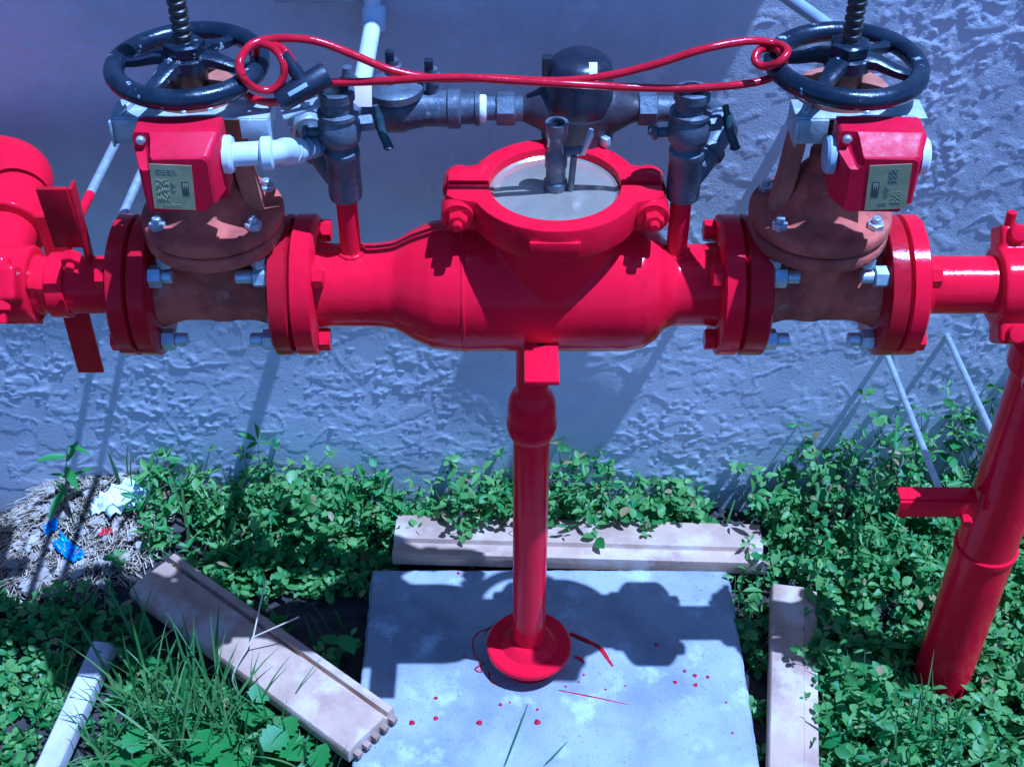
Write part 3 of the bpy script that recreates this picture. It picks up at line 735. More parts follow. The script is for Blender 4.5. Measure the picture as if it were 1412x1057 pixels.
# ---- red cable looped through both wheels, and its lock
cb = []
CY = BY-.012
def cp(px, py, Y=CY): return U(px, py, Y=Y)
up = [cp(334,104,BY-.055), cp(331,84,BY-.045), cp(345,63,BY-.02), cp(368,55,BY-.01), cp(400,53), cp(440,58), cp(490,77), cp(540,97), cp(600,108), cp(680,108), cp(760,112), cp(830,106), cp(900,90), cp(970,68), cp(1030,57,BY), cp(1068,60,BY+.005),
      cp(1086,70,BY-.018), cp(1074,86,BY-.03), cp(1054,92,BY-.02), cp(1041,84,BY-.012), cp(1046,70,BY+.0), cp(1064,66,BY+.01), cp(1078,74,BY-.01), cp(1080,92,BY+.0), cp(1062,108,BY-.005),
      cp(1020,117), cp(950,122), cp(880,121), cp(800,117,CY-.012), cp(720,112,CY-.012), cp(640,107,CY-.012), cp(590,108,CY-.012), cp(540,111,CY-.008), cp(500,113), cp(455,114)]
m = MB(); m.tube(spline(up, 8), .0046, 12); cbl = thing('lock_cable', 'red vinyl coated steel cable looped between the two handwheels', 'cable', (0, CY, 1.0))
m.put('long_loop', CABLE, cbl)
coil = [cp(405,88,BY-.03), cp(392,70,BY-.02), cp(370,58,BY-.01), cp(345,64,BY-.02), cp(330,85,BY-.045), cp(334,106,BY-.055), cp(352,122,BY-.05), cp(374,124,BY-.045), cp(390,108,BY-.04), cp(390,85,BY-.035), cp(376,66,BY-.02), cp(356,62,BY-.01), cp(352,85,BY+.01)]
m = MB(); m.tube(spline(coil, 8), .0046, 12).put('coil', CABLE, cbl)
tail = [cp(352,85,BY+.01), cp(340,110,BY-.005), cp(340,130,BY-.03), cp(358,139,BY-.04), cp(378,141,BY-.04), cp(398,136,BY-.04)]
m = MB(); m.tube(spline(tail, 8), .0046, 12).put('tail', CABLE, cbl)
lk = thing('cable_lock', 'black barrel cable lock hanging on the red cable', 'lock', cp(415, 120, CY))
a, c = cp(383, 141, BY-.045), cp(452, 101, BY-.025); d = c-a; L = d.length
m = MB(); m.lathe([(.006,0),(.011,.001),(.0135,.005),(.0140,L*.5),(.0140,L-.003),(.012,L),(.0085,L),(.0085,L-.002)], a, d, 28).put('barrel', LOCK, lk)
m = MB(); m.lathe([(.0088,0),(.0088,.0012),(.004,.0014),(0,.0014)], a+d*((L-.0022)/L), d, 20).put('keyway', GALV, lk)
e = a+d*.55; f = cp(391, 74, BY-.03)
m = MB(); g_ = f-e; m.lathe([(.0078,.008),(.0078,g_.length*.55),(.0068,g_.length*.6),(.0058,g_.length)], e, g_, 20).put('sleeve', LOCK, lk)
n_ = Vector((0, -math.cos(R(28)), math.sin(R(28)))); u_ = d.normalized(); n_ = (n_-u_*n_.dot(u_)).normalized(); v_ = n_.cross(u_)
Ml = Matrix((( u_.x, v_.x, n_.x, 0),(u_.y, v_.y, n_.y, 0),(u_.z, v_.z, n_.z, 0),(0,0,0,1))); ctr = a+d*.42+n_*.0132
m = MB(); m.box(ctr, (.024, .005, .0022), .0006, rot=Ml.to_3x3()).put('label_strip', CONDUIT, lk)
# pale ear of the bracket by the lock
m = MB(); p = U(415, 150, Y=.03); m.box(p, (.046, .022, .0035), .001, rot=Matrix.Rotation(-.25, 3, 'Y') @ Matrix.Rotation(.3, 3, 'Z')); ear = thing('strap_plate', 'pale zinc strap plate with a bolt under the cable lock', 'bracket', p)
m.put('plate', ZINC, ear); m = MB(); m.hexa(p+Vector((.006,0,.001)), p+Vector((.006,0,.009)), .006).put('bolt', GALV, ear)
m = MB(); m.box(p+Vector((-.014,.028,-.012)), (.006,.06,.02), .001).put('strap', ZINC, ear)

# ---- supply side (left) pipe run
sp = thing('supply_pipe', 'glossy red supply pipe with elbow and grooved couplings by the lever side gate valve', 'pipe', (-.6, BY, BZ-.05))
sp['label'] = 'glossy red pipe whose elbow turns back toward the wall'
disc(XL['of0'], XL['of1'], FR, REDD, sp)
for (a_, c_) in BOLTS:
    m = MB(); m.hexa((XL['of0']-.013, BY+a_, BZ+c_), (XL['of0'], BY+a_, BZ+c_), .0145).put('bolt_head', RED, sp)
PR = .0372; XE = -.672
m = MB(); m.cyl((XL['of0']+.01, BY, BZ), (-.600, BY, BZ), PR, 40).put('pipe', RED, sp)
m = MB(); m.tube(bend((-.600, BY, BZ), (XE, BY, BZ), (XE, BY+.085, BZ+.012), .06, 14), .0385, 40).put('elbow', RED, sp)
m = MB(); m.cyl((XE, BY+.08, BZ+.011), (XE, .20, BZ+.03), .0385, 40).put('pipe', RED, sp)
m = MB(); m.tube(bend((XE, .20, BZ+.03), (XE, .262, BZ+.035), (XE-.12, .268, BZ+.035), .06, 14), .041, 40).put('elbow', RED, sp)
m = MB(); m.tube(bend((XE-.11, .268, BZ+.035), (XE-.5, .268, BZ+.035), (XE-.5, .268, GZ-.05), .06, 14), .0385, 40).put('pipe', RED, sp)
def coupling(c, ax, lugdir, parent, r=.051, w=.046):
    """grooved coupling: housing ring with two bolt lugs on opposite sides"""
    c = Vector(c); ax = Vector(ax).normalized(); ld = Vector(lugdir).normalized(); nn = ax.cross(ld)
    b = MB(); b.lathe([(r-.010,-w/2),(r-.002,-w/2),(r,-w/2+.003),(r,w/2-.003),(r-.002,w/2),(r-.010,w/2)], c, ax, 44)
    Mx = Matrix((ax, ld, nn)).transposed()
    for s in (-1, 1): b.box(c+ld*s*(r+.009), (w*.86, .032, .046), .006, rot=Mx)
    hsg = b.put('coupling', RED, parent, remesh=.0026, smooth_it=4)
    for s in (-1, 1):
        p = c+ld*s*(r+.013)
        m = MB(); m.hexa(p+nn*.022, p+nn*.034, .0125); m.cyl(p+nn*.034, p+nn*.050, .0062, 12, .001); m.put('coupling_nut', RED, hsg)
        m = MB(); m.lathe([(.012,0),(.013,.004),(.010,.011),(0,.013)], p-nn*.020, -nn, 18); m.put('coupling_bolt', RED, hsg)
coupling((-.632, BY, BZ), (1,0,0), (0,-.75,.6), sp)
coupling((XE, .150, BZ+.021), (0,1,.17), (1,0,-.1), sp)
# angle bar clamped to it
ab = thing('angle_bracket', 'dark red upright angle iron bolted across the pipe, with a wall rod welded on', 'bracket', (X(100), BY+.05, .57))
p0 = U(74, 262, Y=BY-.052); p1 = U(114, 510, Y=BY+.055)
xa = X(96)-.008
m = MB(); m.box((xa+.038, BY-.046, .868), (.036, .006, .090), .0015, rot=Matrix.Rotation(.10, 3, 'X')).put('plate', REDD, ab)
m = MB(); m.box((xa+.057, BY-.036, .852), (.005, .020, .112), .0015).put('web', REDD, ab)
m = MB(); m.box((xa-.012, BY+.044, .68), (.036, .006, .26), .0015).put('bar', REDD, ab)
m = MB(); m.hexa((xa+.042, BY-.049, .816), (xa+.042, BY-.064, .812), .0125); m.cyl((xa+.042, BY-.064, .812), (xa+.042, BY-.072, .810), .006, 12, .001).put('bolt', RED, ab)
m = MB(); m.ring((xa-.012, BY, BZ), 'X', .037, .0425, .024, 36).put('clamp_band', RED, ab)

# ---- outlet side (right) pipe run
op = thing('outlet_pipe', 'glossy red pipe with elbow dropping into the ground among the leafy weeds', 'pipe', (.717, 0, GZ))
disc(XR['of1'], XR['of2'], FR, RED, op)
for (a_, c_) in BOLTS:
    m = MB(); m.hexa((XR['of2'], BY+a_, BZ+c_), (XR['of2']+.014, BY+a_, BZ+c_), .0145).put('bolt_head', RED, op)
RX, RY = .7165, .015
m = MB(); m.cyl((XR['of2']-.01, BY, BZ), (.635, BY, BZ), PR, 40).put('pipe', RED, op)
m = MB(); m.lathe([(.037,0),(.046,.004),(.046,.014),(.041,.02)], (XR['of2']-.001, BY, BZ), 'X', 40).put('hub', RED, op)
m = MB(); m.tube(bend((.635, BY, BZ), (RX, BY-.006, BZ), (RX, RY, BZ-.10), .07, 14), .0395, 40).put('elbow', RED, op)
coupling((.640, BY, BZ), (1,0,0), (0,-.6,-.75), op)
m = MB(); m.hexa((.632, BY+.030, BZ+.052), (.632, BY+.034, BZ+.066), .012); m.cyl((.632, BY+.034, BZ+.066), (.632, BY+.036, BZ+.088), .0065, 12, .001).put('bolt', RED, op)
coupling((RX, RY, BZ-.105), (0,0,1), (-.35,-.93,0), op, r=.054, w=.044)
m = MB(); m.cyl((RX, RY, BZ-.095), (RX, RY, .25), .0440, 44).put('riser', RED, op)
m = MB(); m.cyl((RX, RY, .252), (RX, RY, GZ-.05), .0452, 44).put('lower_riser', RED, op)
m = MB(); m.ring((RX, RY, .248), 'Z', .043, .0475, .012, 48, .002).put('collar', RED, op)
rb = thing('brace_bracket', 'red angle iron bracket clamped to the pipe standing among the leaves', 'bracket', (.64, 0, .25))
pz = U(1240, 697, Y=-.01)
m = MB(); m.box((pz.x+.055, -.012, pz.z-.004), (.112, .005, .030), .0015).put('front_web', RED, rb)
m = MB(); m.box((pz.x+.055, .002, pz.z+.012), (.112, .024, .005), .0015).put('top_web', RED, rb)
m = MB(); m.hexa((pz.x+.098, -.014, pz.z-.018), (pz.x+.098, -.028, pz.z-.02), .008).put('bolt', RED, rb)

# ---- brace rods to the wall
def rod(a, c, r, label, red_end=0):
    t = thing('brace_rod', label, 'rod', tuple(c), 'rods bracing the pipes to the wall'); a, c = Vector(a), Vector(c)
    d = (c-a); e = a+d*red_end
    if red_end: m = MB(); m.cyl(a, e, r*1.05, 14).put('painted_end', RED, t)
    m = MB(); m.cyl(e if red_end else a, c+d.normalized()*.02, r, 14).put('rod', GALV, t)
rod(U(1303, 694, Y=.0), U(1221, 484, Y=WY), .0052, 'thin grey rod from the red angle bracket up to the stucco wall', .06)
rod(U(1392, 650, Y=.02), U(1306, 463, Y=WY), .0052, 'thin grey rod passing behind the upright red pipe to the wall')
rod(U(104, 308, Y=BY+.03), U(194, 128, Y=WY), .0062, 'grey rod with a red painted end running from the angle iron to the wall', .20)
rod(U(160, 318, Y=BY+.06), U(238, 140, Y=WY), .0062, 'grey rod behind the tamper switch box running to the wall')

# ---- things on the wall at the top
wp = thing('wall_water_pipe', 'pale plastic pipe with a coupling running from the bypass up the shaded wall', 'pipe', (bx(500), .3, .9))
a = U(497, 128, Y=BYY+.03); c = U(514, 34, Y=WY-.035)
m = MB(); m.tube(bend(a, c+Vector((0,.012,0)), c+Vector((.004,.016,.35)), .018, 8), .0118, 22).put('pipe', PVC, wp)
d = (c-a).normalized(); e = a+d*((c-a).length*.90)
m = MB(); m.lathe([(.0125,0),(.0165,.002),(.0168,.030),(.0145,.036)], c+Vector((0.0006,.004,-.012)), Vector((.03,.28,1)), 26).put('coupling', PVC, wp)
wc2 = thing('wall_conduit', 'dull grey conduit slanting across the sunlit wall behind the handwheel', 'conduit', (.45, .3, .95))
a = U(1082, -6, Y=.33); c = U(1162, 50, Y=.33)
m = MB(); m.tube([a-(c-a)*2, a, c, c+Vector((.012,.05,-.03)), Vector((c.x+.016, WY+.02, c.z-.04))], .0092, 18).put('conduit', CONDUIT, wc2)
m = MB(); m.hexa(c-(c-a).normalized()*.02, c, .0135).put('conduit_nut', CONDUIT, wc2)
wb = thing('wall_box', 'pale grey flat box fixed on the shaded wall', 'box', tuple(U(432, 0, Y=WY-.02)))
p0 = U(377, 4, Y=WY-.03); p1 = U(489, 6, Y=WY-.03)
m = MB(); m.box(((p0.x+p1.x)/2, WY-.015, p0.z+.07), (p1.x-p0.x, .034, .14), .003).put('cabinet', CONDUIT, wb)
m = MB(); m.box(((p0.x+p1.x)/2, WY-.034, p0.z+.071), (p1.x-p0.x-.006, .006, .13), .002).put('door', PVC, wb)

# ================================================================== VEGETATION AND LITTER
def rect_in(x, y, x0, x1, y0, y1): return (x > x0) & (x < x1) & (y > y0) & (y < y1)
def seg_dist(x, y, a, c):
    ax, ay = a; dx, dy = c[0]-ax, c[1]-ay; t = np.clip(((x-ax)*dx+(y-ay)*dy)/(dx*dx+dy*dy), 0, 1)
    return np.hypot(x-ax-t*dx, y-ay-t*dy)
def p2(px, py, z=SZ): v = U(px, py, Z=z); return (v.x, v.y)
lbA, lbB = p2(215, 815), p2(512, 1022)           # middle line of the slanting board
nbA, nbB = p2(148, 900), p2(60, 1090)
rbA, rbB = p2(1085, 822), p2(1090, 1110)
def free(x, y):
    ok = ~rect_in(x, y, SX0-.006, SX1+.006, SY0, SY1+.006)
    ok &= ~rect_in(x, y, SX0+.02, SX1+.03, SY1-.01, SY1+.068)
    ok &= seg_dist(x, y, lbA, lbB) > .055
    ok &= seg_dist(x, y, nbA, nbB) > .024
    ok &= seg_dist(x, y, rbA, rbB) > .040
    ok &= np.hypot(x-RX, y-RY) > .047
    ok &= y < WY-.006
    return ok
straw_c = np.array(G(100,722)[:2])
def straw_mask(x, y): return np.exp(-(((x-straw_c[0]+.01)/.17)**2+((y-straw_c[1])/.14)**2)*1.3)

# leaf templates: base at origin, +Y along, +Z up
def leaf_tpl(fold=.22, curl=.16):
    ts = (.0, .22, .52, .80, 1.0); ws = (.0, .36, .50, .33, 0)
    v = [(0,0,0)]; f = []
    for t, w in list(zip(ts, ws))[1:-1]:
        z = curl*(t-.0)*(.5-t)
        v += [(-w, t, z+fold*w), (0, t, z), (w, t, z+fold*w)]
    v.append((0, 1, curl*-.5))
    f += [(0,2,1),(0,3,2)]
    for k in (1, 4): f += [(k,k+1,k+4),(k,k+4,k+3),(k+1,k+2,k+5),(k+1,k+5,k+4)]
    f += [(7,8,10),(8,9,10)]
    return np.array(v, np.float32), np.array(f)
LV, LF = leaf_tpl()
def frames(yaw, tilt, roll):
    """rotation matrices: roll about Y, pitch up by tilt, yaw about Z"""
    cy, sy = np.cos(yaw), np.sin(yaw); ct, st = np.cos(tilt), np.sin(tilt); cr, sr = np.cos(roll), np.sin(roll)
    n = len(yaw); Z_, O = np.zeros(n), np.ones(n)
    Rz = np.stack([cy,-sy,Z_, sy,cy,Z_, Z_,Z_,O], -1).reshape(n,3,3)
    Rx = np.stack([O,Z_,Z_, Z_,ct,-st, Z_,st,ct], -1).reshape(n,3,3)
    Ry = np.stack([cr,Z_,sr, Z_,O,Z_, -sr,Z_,cr], -1).reshape(n,3,3)
    return Rz @ Rx @ Ry
def leaves_mesh(name, pos, yaw, tilt, roll, ln, wd, rnd):
    n = len(pos); M = frames(yaw, tilt, roll)
    T = LV[None]*np.stack([wd, ln, ln], -1)[:, None, :]
    co = np.einsum('nij,nkj->nki', M, T)+pos[:, None, :]
    f = LF[None]+(np.arange(n)*len(LV))[:, None, None]
    me = bpy.data.meshes.new(name); raw_mesh(me, co.reshape(-1,3), f.reshape(-1,3), np.repeat(rnd, len(LV))); return me

# ---- ground cover of small oval leaves
def cover_density(x, y):
    n = fbm(x*7+15, y*7+15, 81, 3)
    d = np.full_like(x, .0)
    back = (y > .19)*(x > -.56)
    d = np.where(back, .95, d)
    d = np.where((x > .36) & (y > -.55), .95*sst(n, .30, .42), d)
    d = np.where((x > -.60) & (x < -.22) & (y > .02) & (y <= .19), .40*sst(n, .40, .55), d)
    d = np.where((x <= -.22) & (y <= .02), .55*sst(n, .36, .5), d)
    d = np.where((x <= -.56) & (y > .02), .40, d)
    d *= 1-.985*sst(straw_mask(x+.02, y), .16, .36)
    d = d*(.25+.75*sst(fbm(x*20+7, y*20+7, 83, 3), .34, .50))
    return d*free(x, y)
def height(x, y):
    h = .026+.035*sst(fbm(x*6+3, y*6+3, 91, 3), .35, .65)+.035*sst(fbm(x*17+3, y*17+3, 95, 2), .4, .7)
    h = h*np.where(y > .2, 1.05+1.1*sst(y, .24, .36), 1.0)
    h = h*np.where((x > .50) & (y > .14), 1.25+.75*sst(y, .30, .38)*sst(x, .5, .65), 1.0)
    h = h*np.where((x < -.22) & (y < .19), .75, 1.0)
    h = h*np.where(x < -.5, .6, 1)
    return h
NS = 13000
sx_ = rng.uniform(-1.05, 1.1, NS*2); sy_ = rng.uniform(-.62, WY-.008, NS*2)
keep = rng.random(NS*2) < cover_density(sx_, sy_)*.92
sx_, sy_ = sx_[keep], sy_[keep]; ns = len(sx_)
H = height(sx_, sy_)*rng.uniform(.35, 1.12, ns); gz = ground_z(sx_, sy_)
lean = rng.normal(0, .32, (ns, 2))*H[:, None]
hx, hy, hz = sx_+lean[:,0], np.minimum(sy_+lean[:,1]-np.where(sy_ > .33, .012, 0), WY-.012), gz+H
okh = free(hx, hy) | (rng.random(ns) < .25); hx, hy, hz, gz, sx_, sy_, H = [v[okh] for v in (hx, hy, hz, gz, sx_, sy_, H)]; ns = len(hx)
pos, yaw, tilt, roll, ln, wd, rnd = [], [], [], [], [], [], []
srnd = rng.random(ns); siz = rng.random(ns)**1.5*1.5; nar = fbm(hx*8+70, hy*8+70, 99, 2)+rng.normal(0, .1, ns) > .62
for k in range(5):
    use = rng.random(ns) < (1.0 if k < 4 else .5)
    m_ = use.sum(); a = (k*2*np.pi/4.3+srnd*6.28)[use]+rng.normal(0, .35, m_)
    drop = rng.uniform(0, .012, m_)*(k >= 3)
    pos.append(np.stack([hx[use]-np.sin(a)*.002, hy[use]+np.cos(a)*.002, hz[use]-drop], -1)); yaw.append(a)
    tilt.append(rng.normal(.15, .48, m_)); roll.append(rng.normal(0, .45, m_))
    l_ = rng.uniform(.009, .0215, m_)*(.75+.5*siz[use])*np.where(nar[use], 1.35, 1.0); ln.append(l_); wd.append(l_*rng.uniform(.50, .80, m_)*np.where(nar[use], .5, 1.0)); rnd.append(np.where(rng.random(m_) < .025, 1.0, np.clip(srnd[use]*.65+rng.normal(.12, .2, m_), 0, .88)))
# lower storey leaves half way up the stems
m_ = ns*2; ii = rng.integers(0, ns, m_); t = rng.uniform(.15, .8, m_); a = rng.uniform(0, 6.28, m_)
pos.append(np.stack([sx_[ii]+(hx-sx_)[ii]*t, sy_[ii]+(hy-sy_)[ii]*t, gz[ii]+H[ii]*t], -1)); yaw.append(a); tilt.append(rng.normal(.2,.3,m_)); roll.append(rng.normal(0,.3,m_))
l_ = rng.uniform(.010,.019,m_); ln.append(l_); wd.append(l_*.72); rnd.append(rng.uniform(0,.6,m_))
cat = lambda v: np.concatenate(v)
pos = cat(pos); okp = pos[:,1] < WY-.004
gm = leaves_mesh('ground_cover', pos[okp], cat(yaw)[okp], cat(tilt)[okp], cat(roll)[okp], cat(ln)[okp], cat(wd)[okp], cat(rnd)[okp])
gc = link('ground_cover', gm, LEAF, sharp=0)
tag(gc, 'dense low ground cover of small oval green leaves along the wall', 'ground cover', kind='stuff')
# stems of the cover
def stem_mesh(name, a, c, r, rnd, mid=None):
    n = len(a); ang = np.array([0, 2.1, 4.2]); off = np.stack([np.cos(ang), np.sin(ang), np.zeros(3)], -1)
    co = np.concatenate([a[:,None,:]+off[None]*r[:,None,None], c[:,None,:]+off[None]*(r*.6)[:,None,None]], 1)
    f0 = np.array([(0,1,4),(0,4,3),(1,2,5),(1,5,4),(2,0,3),(2,3,5)]); f = f0[None]+(np.arange(n)*6)[:,None,None]
    me = bpy.data.meshes.new(name); raw_mesh(me, co.reshape(-1,3), f.reshape(-1,3), np.repeat(rnd, 6)); return me
sm = stem_mesh('stems', np.stack([sx_, sy_, gz-.004], -1), np.stack([hx, hy, hz], -1), np.full(ns, .0011), srnd)
so = link('stems', sm, STALK, gc, sharp=0); tag(so, kind='stuff')

# ---- grass
def blades(name, bx_, by_, ln, yaw, lean, wid, rnd, seg=6, curl=1.0):
    n = len(bx_); t = np.linspace(0, 1, seg+1)
    z0 = ground_z(bx_, by_)-.004
    ang = lean[:,None]*(.35+1.15*t[None]*curl)               # angle from the vertical grows along the blade
    ds = ln[:,None]/seg
    r = np.cumsum(np.sin(ang)*ds, 1)-np.sin(ang)*ds; z = np.cumsum(np.cos(ang)*ds, 1)-np.cos(ang)*ds
    dx, dy = np.cos(yaw), np.sin(yaw); w = wid[:,None]*np.clip(1.05-t[None]**2.2, .04, 1)*np.clip(.55+t[None]*2, 0, 1)
    cx = bx_[:,None]+dx[:,None]*r; cy = by_[:,None]+dy[:,None]*r; cz = z0[:,None]+z
    cy = np.minimum(cy, WY-.006)
    sx = -dy[:,None]*w; sy = dx[:,None]*w
    co = np.stack([np.stack([cx-sx, cy-sy, cz+w*.35], -1), np.stack([cx, cy, cz], -1), np.stack([cx+sx, cy+sy, cz+w*.35], -1)], 2)
    q = []
    for k in range(seg):
        a = 3*k; q += [(a,a+1,a+4,a+3),(a+1,a+2,a+5,a+4)]
    f = np.array(q)[None]+(np.arange(n)*3*(seg+1))[:,None,None]
    me = bpy.data.meshes.new(name); raw_mesh(me, co.reshape(-1,3), f.reshape(-1,4), np.repeat(rnd, 3*(seg+1))); return me
tufts = [(300,985,46,.10),(215,960,40,.09),(250,1030,55,.10),(360,1010,36,.075),(150,1020,30,.08),(330,925,24,.08),(440,1040,26,.06),
         (180,900,18,.08),(1290,1010,20,.10),(1240,1040,16,.09),(390,760,14,.07),(320,740,10,.06),(60,970,22,.08),(30,640,14,.07),(270,740,9,.07),(1180,1000,12,.06),(430,860,8,.06),(75,600,7,.06),(190,690,10,.05),(960,760,3,.05),(690,1090,3,.08),(770,1120,3,.08)]
BXs, BYs, LNs, YW, LE, WI, RN = [], [], [], [], [], [], []
for px, py, n, L in tufts:
    c = p2(px, py); n2 = int(n*1.2)
    BXs.append(rng.normal(c[0], .035, n2)); BYs.append(rng.normal(c[1], .03, n2)); LNs.append(L*rng.uniform(.6, 2.4, n2)); YW.append(rng.uniform(0, 6.28, n2)); LE.append(rng.uniform(.15, 1.0, n2))
    WI.append(rng.uniform(.0014, .0040, n2)); RN.append(np.clip(rng.normal(.4, .3, n2), 0, 1))
BXs, BYs, LNs, YW, LE, WI, RN = [cat(v) for v in (BXs, BYs, LNs, YW, LE, WI, RN)]
ok = free(BXs, BYs)
gr = link('grass', blades('grass', BXs[ok], BYs[ok], LNs[ok], YW[ok], LE[ok], WI[ok], RN[ok]), GRASS, sharp=0)
tag(gr, 'loose blades of long green grass growing among the boards', 'grass', kind='stuff')

# ---- single weeds one can pick out: stem, leaves each a part
leaf_me = {}
def lobed(name, outline, fold=.18, droop=.25):
    """leaf from half outline (t along, w half width), real thickness left to the two-sided shader"""
    v = []; f = []; n = len(outline)
    for t, w in outline: v += [(-w, t, fold*w-droop*t*t*.5), (0, t, -droop*t*t*.5), (w, t, fold*w-droop*t*t*.5)]
    for k in range(n-1):
        a = 3*k; f += [(a,a+1,a+4,a+3),(a+1,a+2,a+5,a+4)]
    me = bpy.data.meshes.new(name); me.from_pydata(v, [], f); me.materials.append(LEAFB)
    for p in me.polygons: p.use_smooth = True
    leaf_me[name] = me
lobed('oval', [(0,.03),(.12,.20),(.3,.33),(.5,.37),(.7,.30),(.88,.15),(1,.01)])
lobed('lobed', [(0,.02),(.1,.22),(.18,.42),(.27,.34),(.36,.50),(.48,.38),(.58,.47),(.70,.30),(.80,.31),(.92,.13),(1,.01)], .15, .3)
lobed('lance', [(0,.02),(.15,.10),(.4,.14),(.7,.10),(1,.005)], .3, .5)
def weed(name, label, base, h, n, ln, kind, spread=.9, lean=(0,0), top=False):
    bx0, by0 = base; bz0 = float(ground_z(np.array([bx0]), np.array([by0]))[0])
    t = thing(name, label, 'plant', (bx0, by0, bz0))
    tip = Vector((bx0+lean[0], min(by0+lean[1], WY-.02), bz0+h)); b0 = Vector((bx0, by0, bz0-.005))
    pts = spline([b0, b0.lerp(tip, .5)+Vector((lean[0]*-.1, lean[1]*-.1, h*.05)), tip], 6)
    MB().tube(pts, [.0018-.0010*k/len(pts) for k in range(len(pts))], 6).put('stem', STALK, t)
    for k in range(n):
        f = 1.0 if top else (.25+.75*k/max(1, n-1)); p = pts[min(len(pts)-1, int(f*(len(pts)-1)))]
        a = k*2.4+random.random()*.6; s = ln*random.uniform(.75, 1.15)
        o = bpy.data.objects.new('leaf', leaf_me[kind]); COL.objects.link(o)
        M = Matrix.Translation(p) @ Matrix.Rotation(a, 4, 'Z') @ Matrix.Rotation(random.uniform(-.1, .6)*spread, 4, 'X') @ Matrix.Rotation(random.uniform(-.3,.3), 4, 'Y') @ Matrix.Scale(s, 4)
        tipp = M @ Vector((0,1,0))
        if tipp.y > WY-.006: M = Matrix.Translation((0, WY-.006-tipp.y, 0)) @ M
        o.parent = t; o.matrix_parent_inverse = Matrix.Translation(-t.location); o.matrix_basis = M
    return t
weed('lobed_weed', 'weed with two large lobed leaves growing beside the pale tan board', p2(1175, 935), .05, 4, .060, 'oval', .5, (-.01,.02))
weed('broadleaf_weed', 'single broad leafed weed lying in the shade behind the slanting board', p2(440, 760), .028, 3, .062, 'oval', .3, (-.02,-.01))
weed('shade_weed', 'glossy leafed weed in the dark gap between slanting board and concrete pad', p2(460, 895), .07, 5, .040, 'oval', .5, (.01,.02))
weed('ragged_weed', 'ragged lobed weed leaning over the low edge of the slanting board', p2(385, 1040), .075, 7, .050, 'lobed', .7, (.01,.03))
weed('grass_weed', 'ragged lobed weed in the middle of the grass clump', p2(300, 1050), .085, 7, .048, 'lobed', .8, (.01,.0))
weed('sprig', 'thin sprig with small paired leaves standing over the toothed board end', p2(420, 1050), .09, 7, .020, 'lance', .9, (.0,.02))
weed('wall_sprig', 'leafy sprig reaching up the wall behind the pipe stand', (X(500,805), WY-.03), .145, 9, .022, 'oval', .9, (.01,.0))
weed('tall_sprig', 'tall leafy sprig against the wall under the brace rods', (.70, WY-.05), .20, 10, .030, 'oval', .9, (.03,.02))
weed('corner_sprig', 'tall leafy sprig against the wall beside the upright red pipe', (.80, WY-.06), .21, 11, .032, 'oval', .9, (-.02,.02))
weed('straw_sprig', 'narrow leafed weed growing out of the straw by the wall', (-.80, WY-.08), .13, 8, .055, 'lance', .9, (.02,.03))
weed('rubbish_sprig', 'narrow leafed weed behind the white paper scraps', (-.60, WY-.06), .11, 8, .042, 'lance', .9, (-.02,.02))
weed('low_weed', 'low rosette of oval leaves at the tip of the narrow pale board', p2(105, 985), .035, 6, .034, 'oval', .5, (.0,.0))
weed('edge_weed', 'oval leafed seedling rising between the concrete pad and pale tan board', p2(1050, 900), .03, 5, .020, 'oval', .6, (.0,.0))
for px, py, hh, sz in ((245,1000,.07,.042),(345,985,.06,.045),(265,1075,.09,.05),(180,1060,.07,.045),(430,1075,.06,.045)):
    w_ = weed('ragged_weed', 'ragged lobed weed standing among the long grass beside the slanting board', p2(px, py), hh, 6, sz, 'lobed', .8, (.005,.01)); w_['group'] = 'ragged weeds in the long grass'
# dead forked stalk on the slanting board
a = Vector((*p2(325, 945), .0)); k_ = U(349, 878, Z=.04); c1 = U(366, 800, Z=.09); c2 = U(412, 850, Z=.07)
ds = thing('dead_stalk', 'dry forked stalk sticking up across the slanting tan board', 'stalk', a)
MB().tube(spline([a-Vector((0,0,.05)), a, k_], 6), .0016, 6).put('stalk', STRAW, ds)
MB().tube(spline([k_, k_.lerp(c1, .5), c1], 5), .0013, 6).put('twig', STRAW, ds); MB().tube(spline([k_, k_.lerp(c2, .5), c2], 5), .0013, 6).put('twig', STRAW, ds)

for pts, lb in (([(728,970),(714,1008),(696,1056)], 'long green grass blade lying on the concrete pad in front of the pipe stand'),
                ([(782,1022),(765,1040),(752,1052)], 'short green grass blade lying on the concrete pad next to the longer one')):
    P = spline([U(x, y, Z=SZ+.002+.004*k) for k, (x, y) in enumerate(pts)], 5)
    m = MB(); m.tube(P, [.0005+.0009*math.sin(math.pi*k/(len(P)-1)) for k in range(len(P))], 6)
    tag(m.put('grass_clipping', GRASS), lb, 'grass blade', 'grass clippings on the pad')

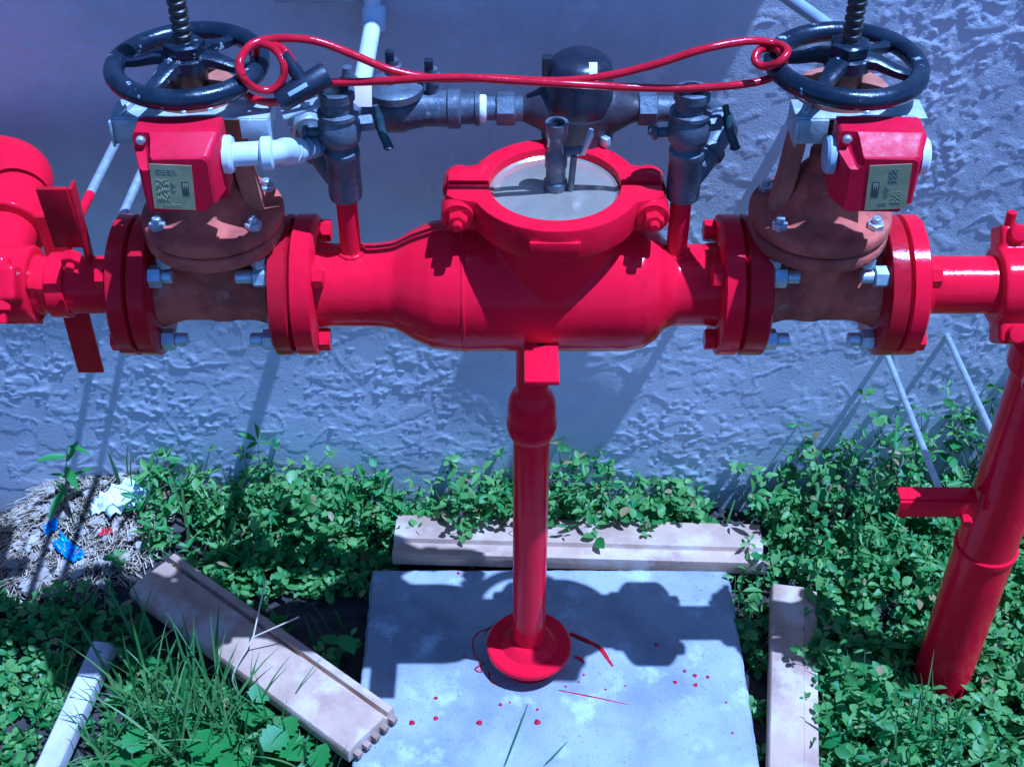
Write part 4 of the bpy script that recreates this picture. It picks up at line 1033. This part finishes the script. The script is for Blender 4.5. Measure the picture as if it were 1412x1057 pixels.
# ---- straw heap with litter
n = 2200; th = rng.uniform(0, 6.28, n); rr = np.sqrt(rng.random(n)); q = rng.uniform(0, np.pi, n)
x = straw_c[0]-.02+.19*rr*np.cos(th); y = straw_c[1]+.14*rr*np.sin(th); L = rng.uniform(.012, .065, n)
z = ground_z(x, y)+rng.uniform(.0, .007, n); dz = rng.normal(0, .035, n)*L
okk = free(x, y)
a = np.stack([x-np.cos(q)*L/2, y-np.sin(q)*L/2, z-dz], -1); c = np.stack([x+np.cos(q)*L/2, y+np.sin(q)*L/2, z+dz], -1); a[:,2] = np.maximum(a[:,2], ground_z(a[:,0], a[:,1])); c[:,2] = np.maximum(c[:,2], ground_z(c[:,0], c[:,1]))
a[:,1] = np.minimum(a[:,1], WY-.005); c[:,1] = np.minimum(c[:,1], WY-.005)
stw = link('straw_heap', stem_mesh('straw', a[okk], c[okk], rng.uniform(.0005, .0014, n)[okk], rng.random(n)[okk]), STRAW, sharp=0)
tag(stw, 'heap of dry brown straw on the ground at the foot of the wall', 'straw', kind='stuff')
n = 160; th = rng.uniform(0, 6.28, n); rr = np.sqrt(rng.random(n)); cob = MB()
for k in range(n):
    x_ = straw_c[0]-.02+.18*rr[k]*math.cos(th[k]); y_ = straw_c[1]+.125*rr[k]*math.sin(th[k]); s_ = random.uniform(.005, .017)
    zz = float(ground_z(np.array([x_]), np.array([y_]))[0])
    v = bmesh.ops.create_icosphere(cob.bm, subdivisions=1, radius=s_, matrix=Matrix.Translation((x_, y_, zz+s_*.15)) @ Matrix.Rotation(random.random()*6, 4, 'Z') @ Matrix.Diagonal((1, .75, .55, 1)))['verts']
    for w_ in v: w_.co += Vector((random.uniform(-1,1), random.uniform(-1,1), random.uniform(-1,1)))*s_*.16
rbm = cob.put('rubble', RUBBLE, stw, sharp=25); tag(rbm, kind='stuff')
def scrap(name, label, cat_, px, py, w, h, rot, m_, z=.012, amp=.006, seed=1):
    c = G(px, py); n1, n2 = 13, 10; r_ = np.random.default_rng(seed)
    u, v = np.meshgrid(np.linspace(-.5,.5,n1), np.linspace(-.5,.5,n2), indexing='ij')
    ed = 1+.10*(r_.random(u.shape)-.5)+.35*(fbm(u*3+seed*3, v*3+seed, seed+20, 2)-.5)
    lx, ly = u*w*ed, v*h*ed; cr, sr = math.cos(rot), math.sin(rot)
    gx_, gy_ = c.x+lx*cr-ly*sr, c.y+lx*sr+ly*cr
    gz_ = ground_z(gx_, gy_)+.009+amp*np.abs(fbm(u*6+seed, v*6+seed, seed, 3)-.5)*5
    me = grid_mesh(name, gx_, gy_, gz_); o = link(name, me, m_, sharp=30)
    s = o.modifiers.new('thick', 'SOLIDIFY'); s.thickness = .0012
    return tag(o, label, cat_)
scrap('paper_scrap', 'crumpled white paper sheet on the straw near the leafy ground cover', 'paper', 178, 690, .095, .055, .55, PAPER, amp=.010, seed=3)
scrap('paper_scrap', 'small crumpled white paper scrap beside the larger sheet on the straw', 'paper', 146, 702, .045, .032, .2, PAPER, amp=.010, seed=5)
scrap('paper_scrap', 'torn white paper at the outer end of the straw, away from the other scraps', 'paper', 14, 675, .075, .05, .1, PAPER, amp=.010, seed=8)
scrap('wrapper', 'crumpled blue plastic wrapper lying in the straw', 'wrapper', 96, 765, .055, .022, -.65, BLUEW, amp=.010, seed=11)
scrap('wrapper', 'small torn blue wrapper piece above the larger blue one', 'wrapper', 72, 732, .026, .018, .3, BLUEW, amp=.008, seed=12)
scrap('wrapper', 'tiny red wrapper scrap in the straw', 'wrapper', 147, 740, .024, .009, .3, REDW, amp=.005, seed=14)

scene.render.engine = 'CYCLES'
scene.cycles.max_bounces = 8
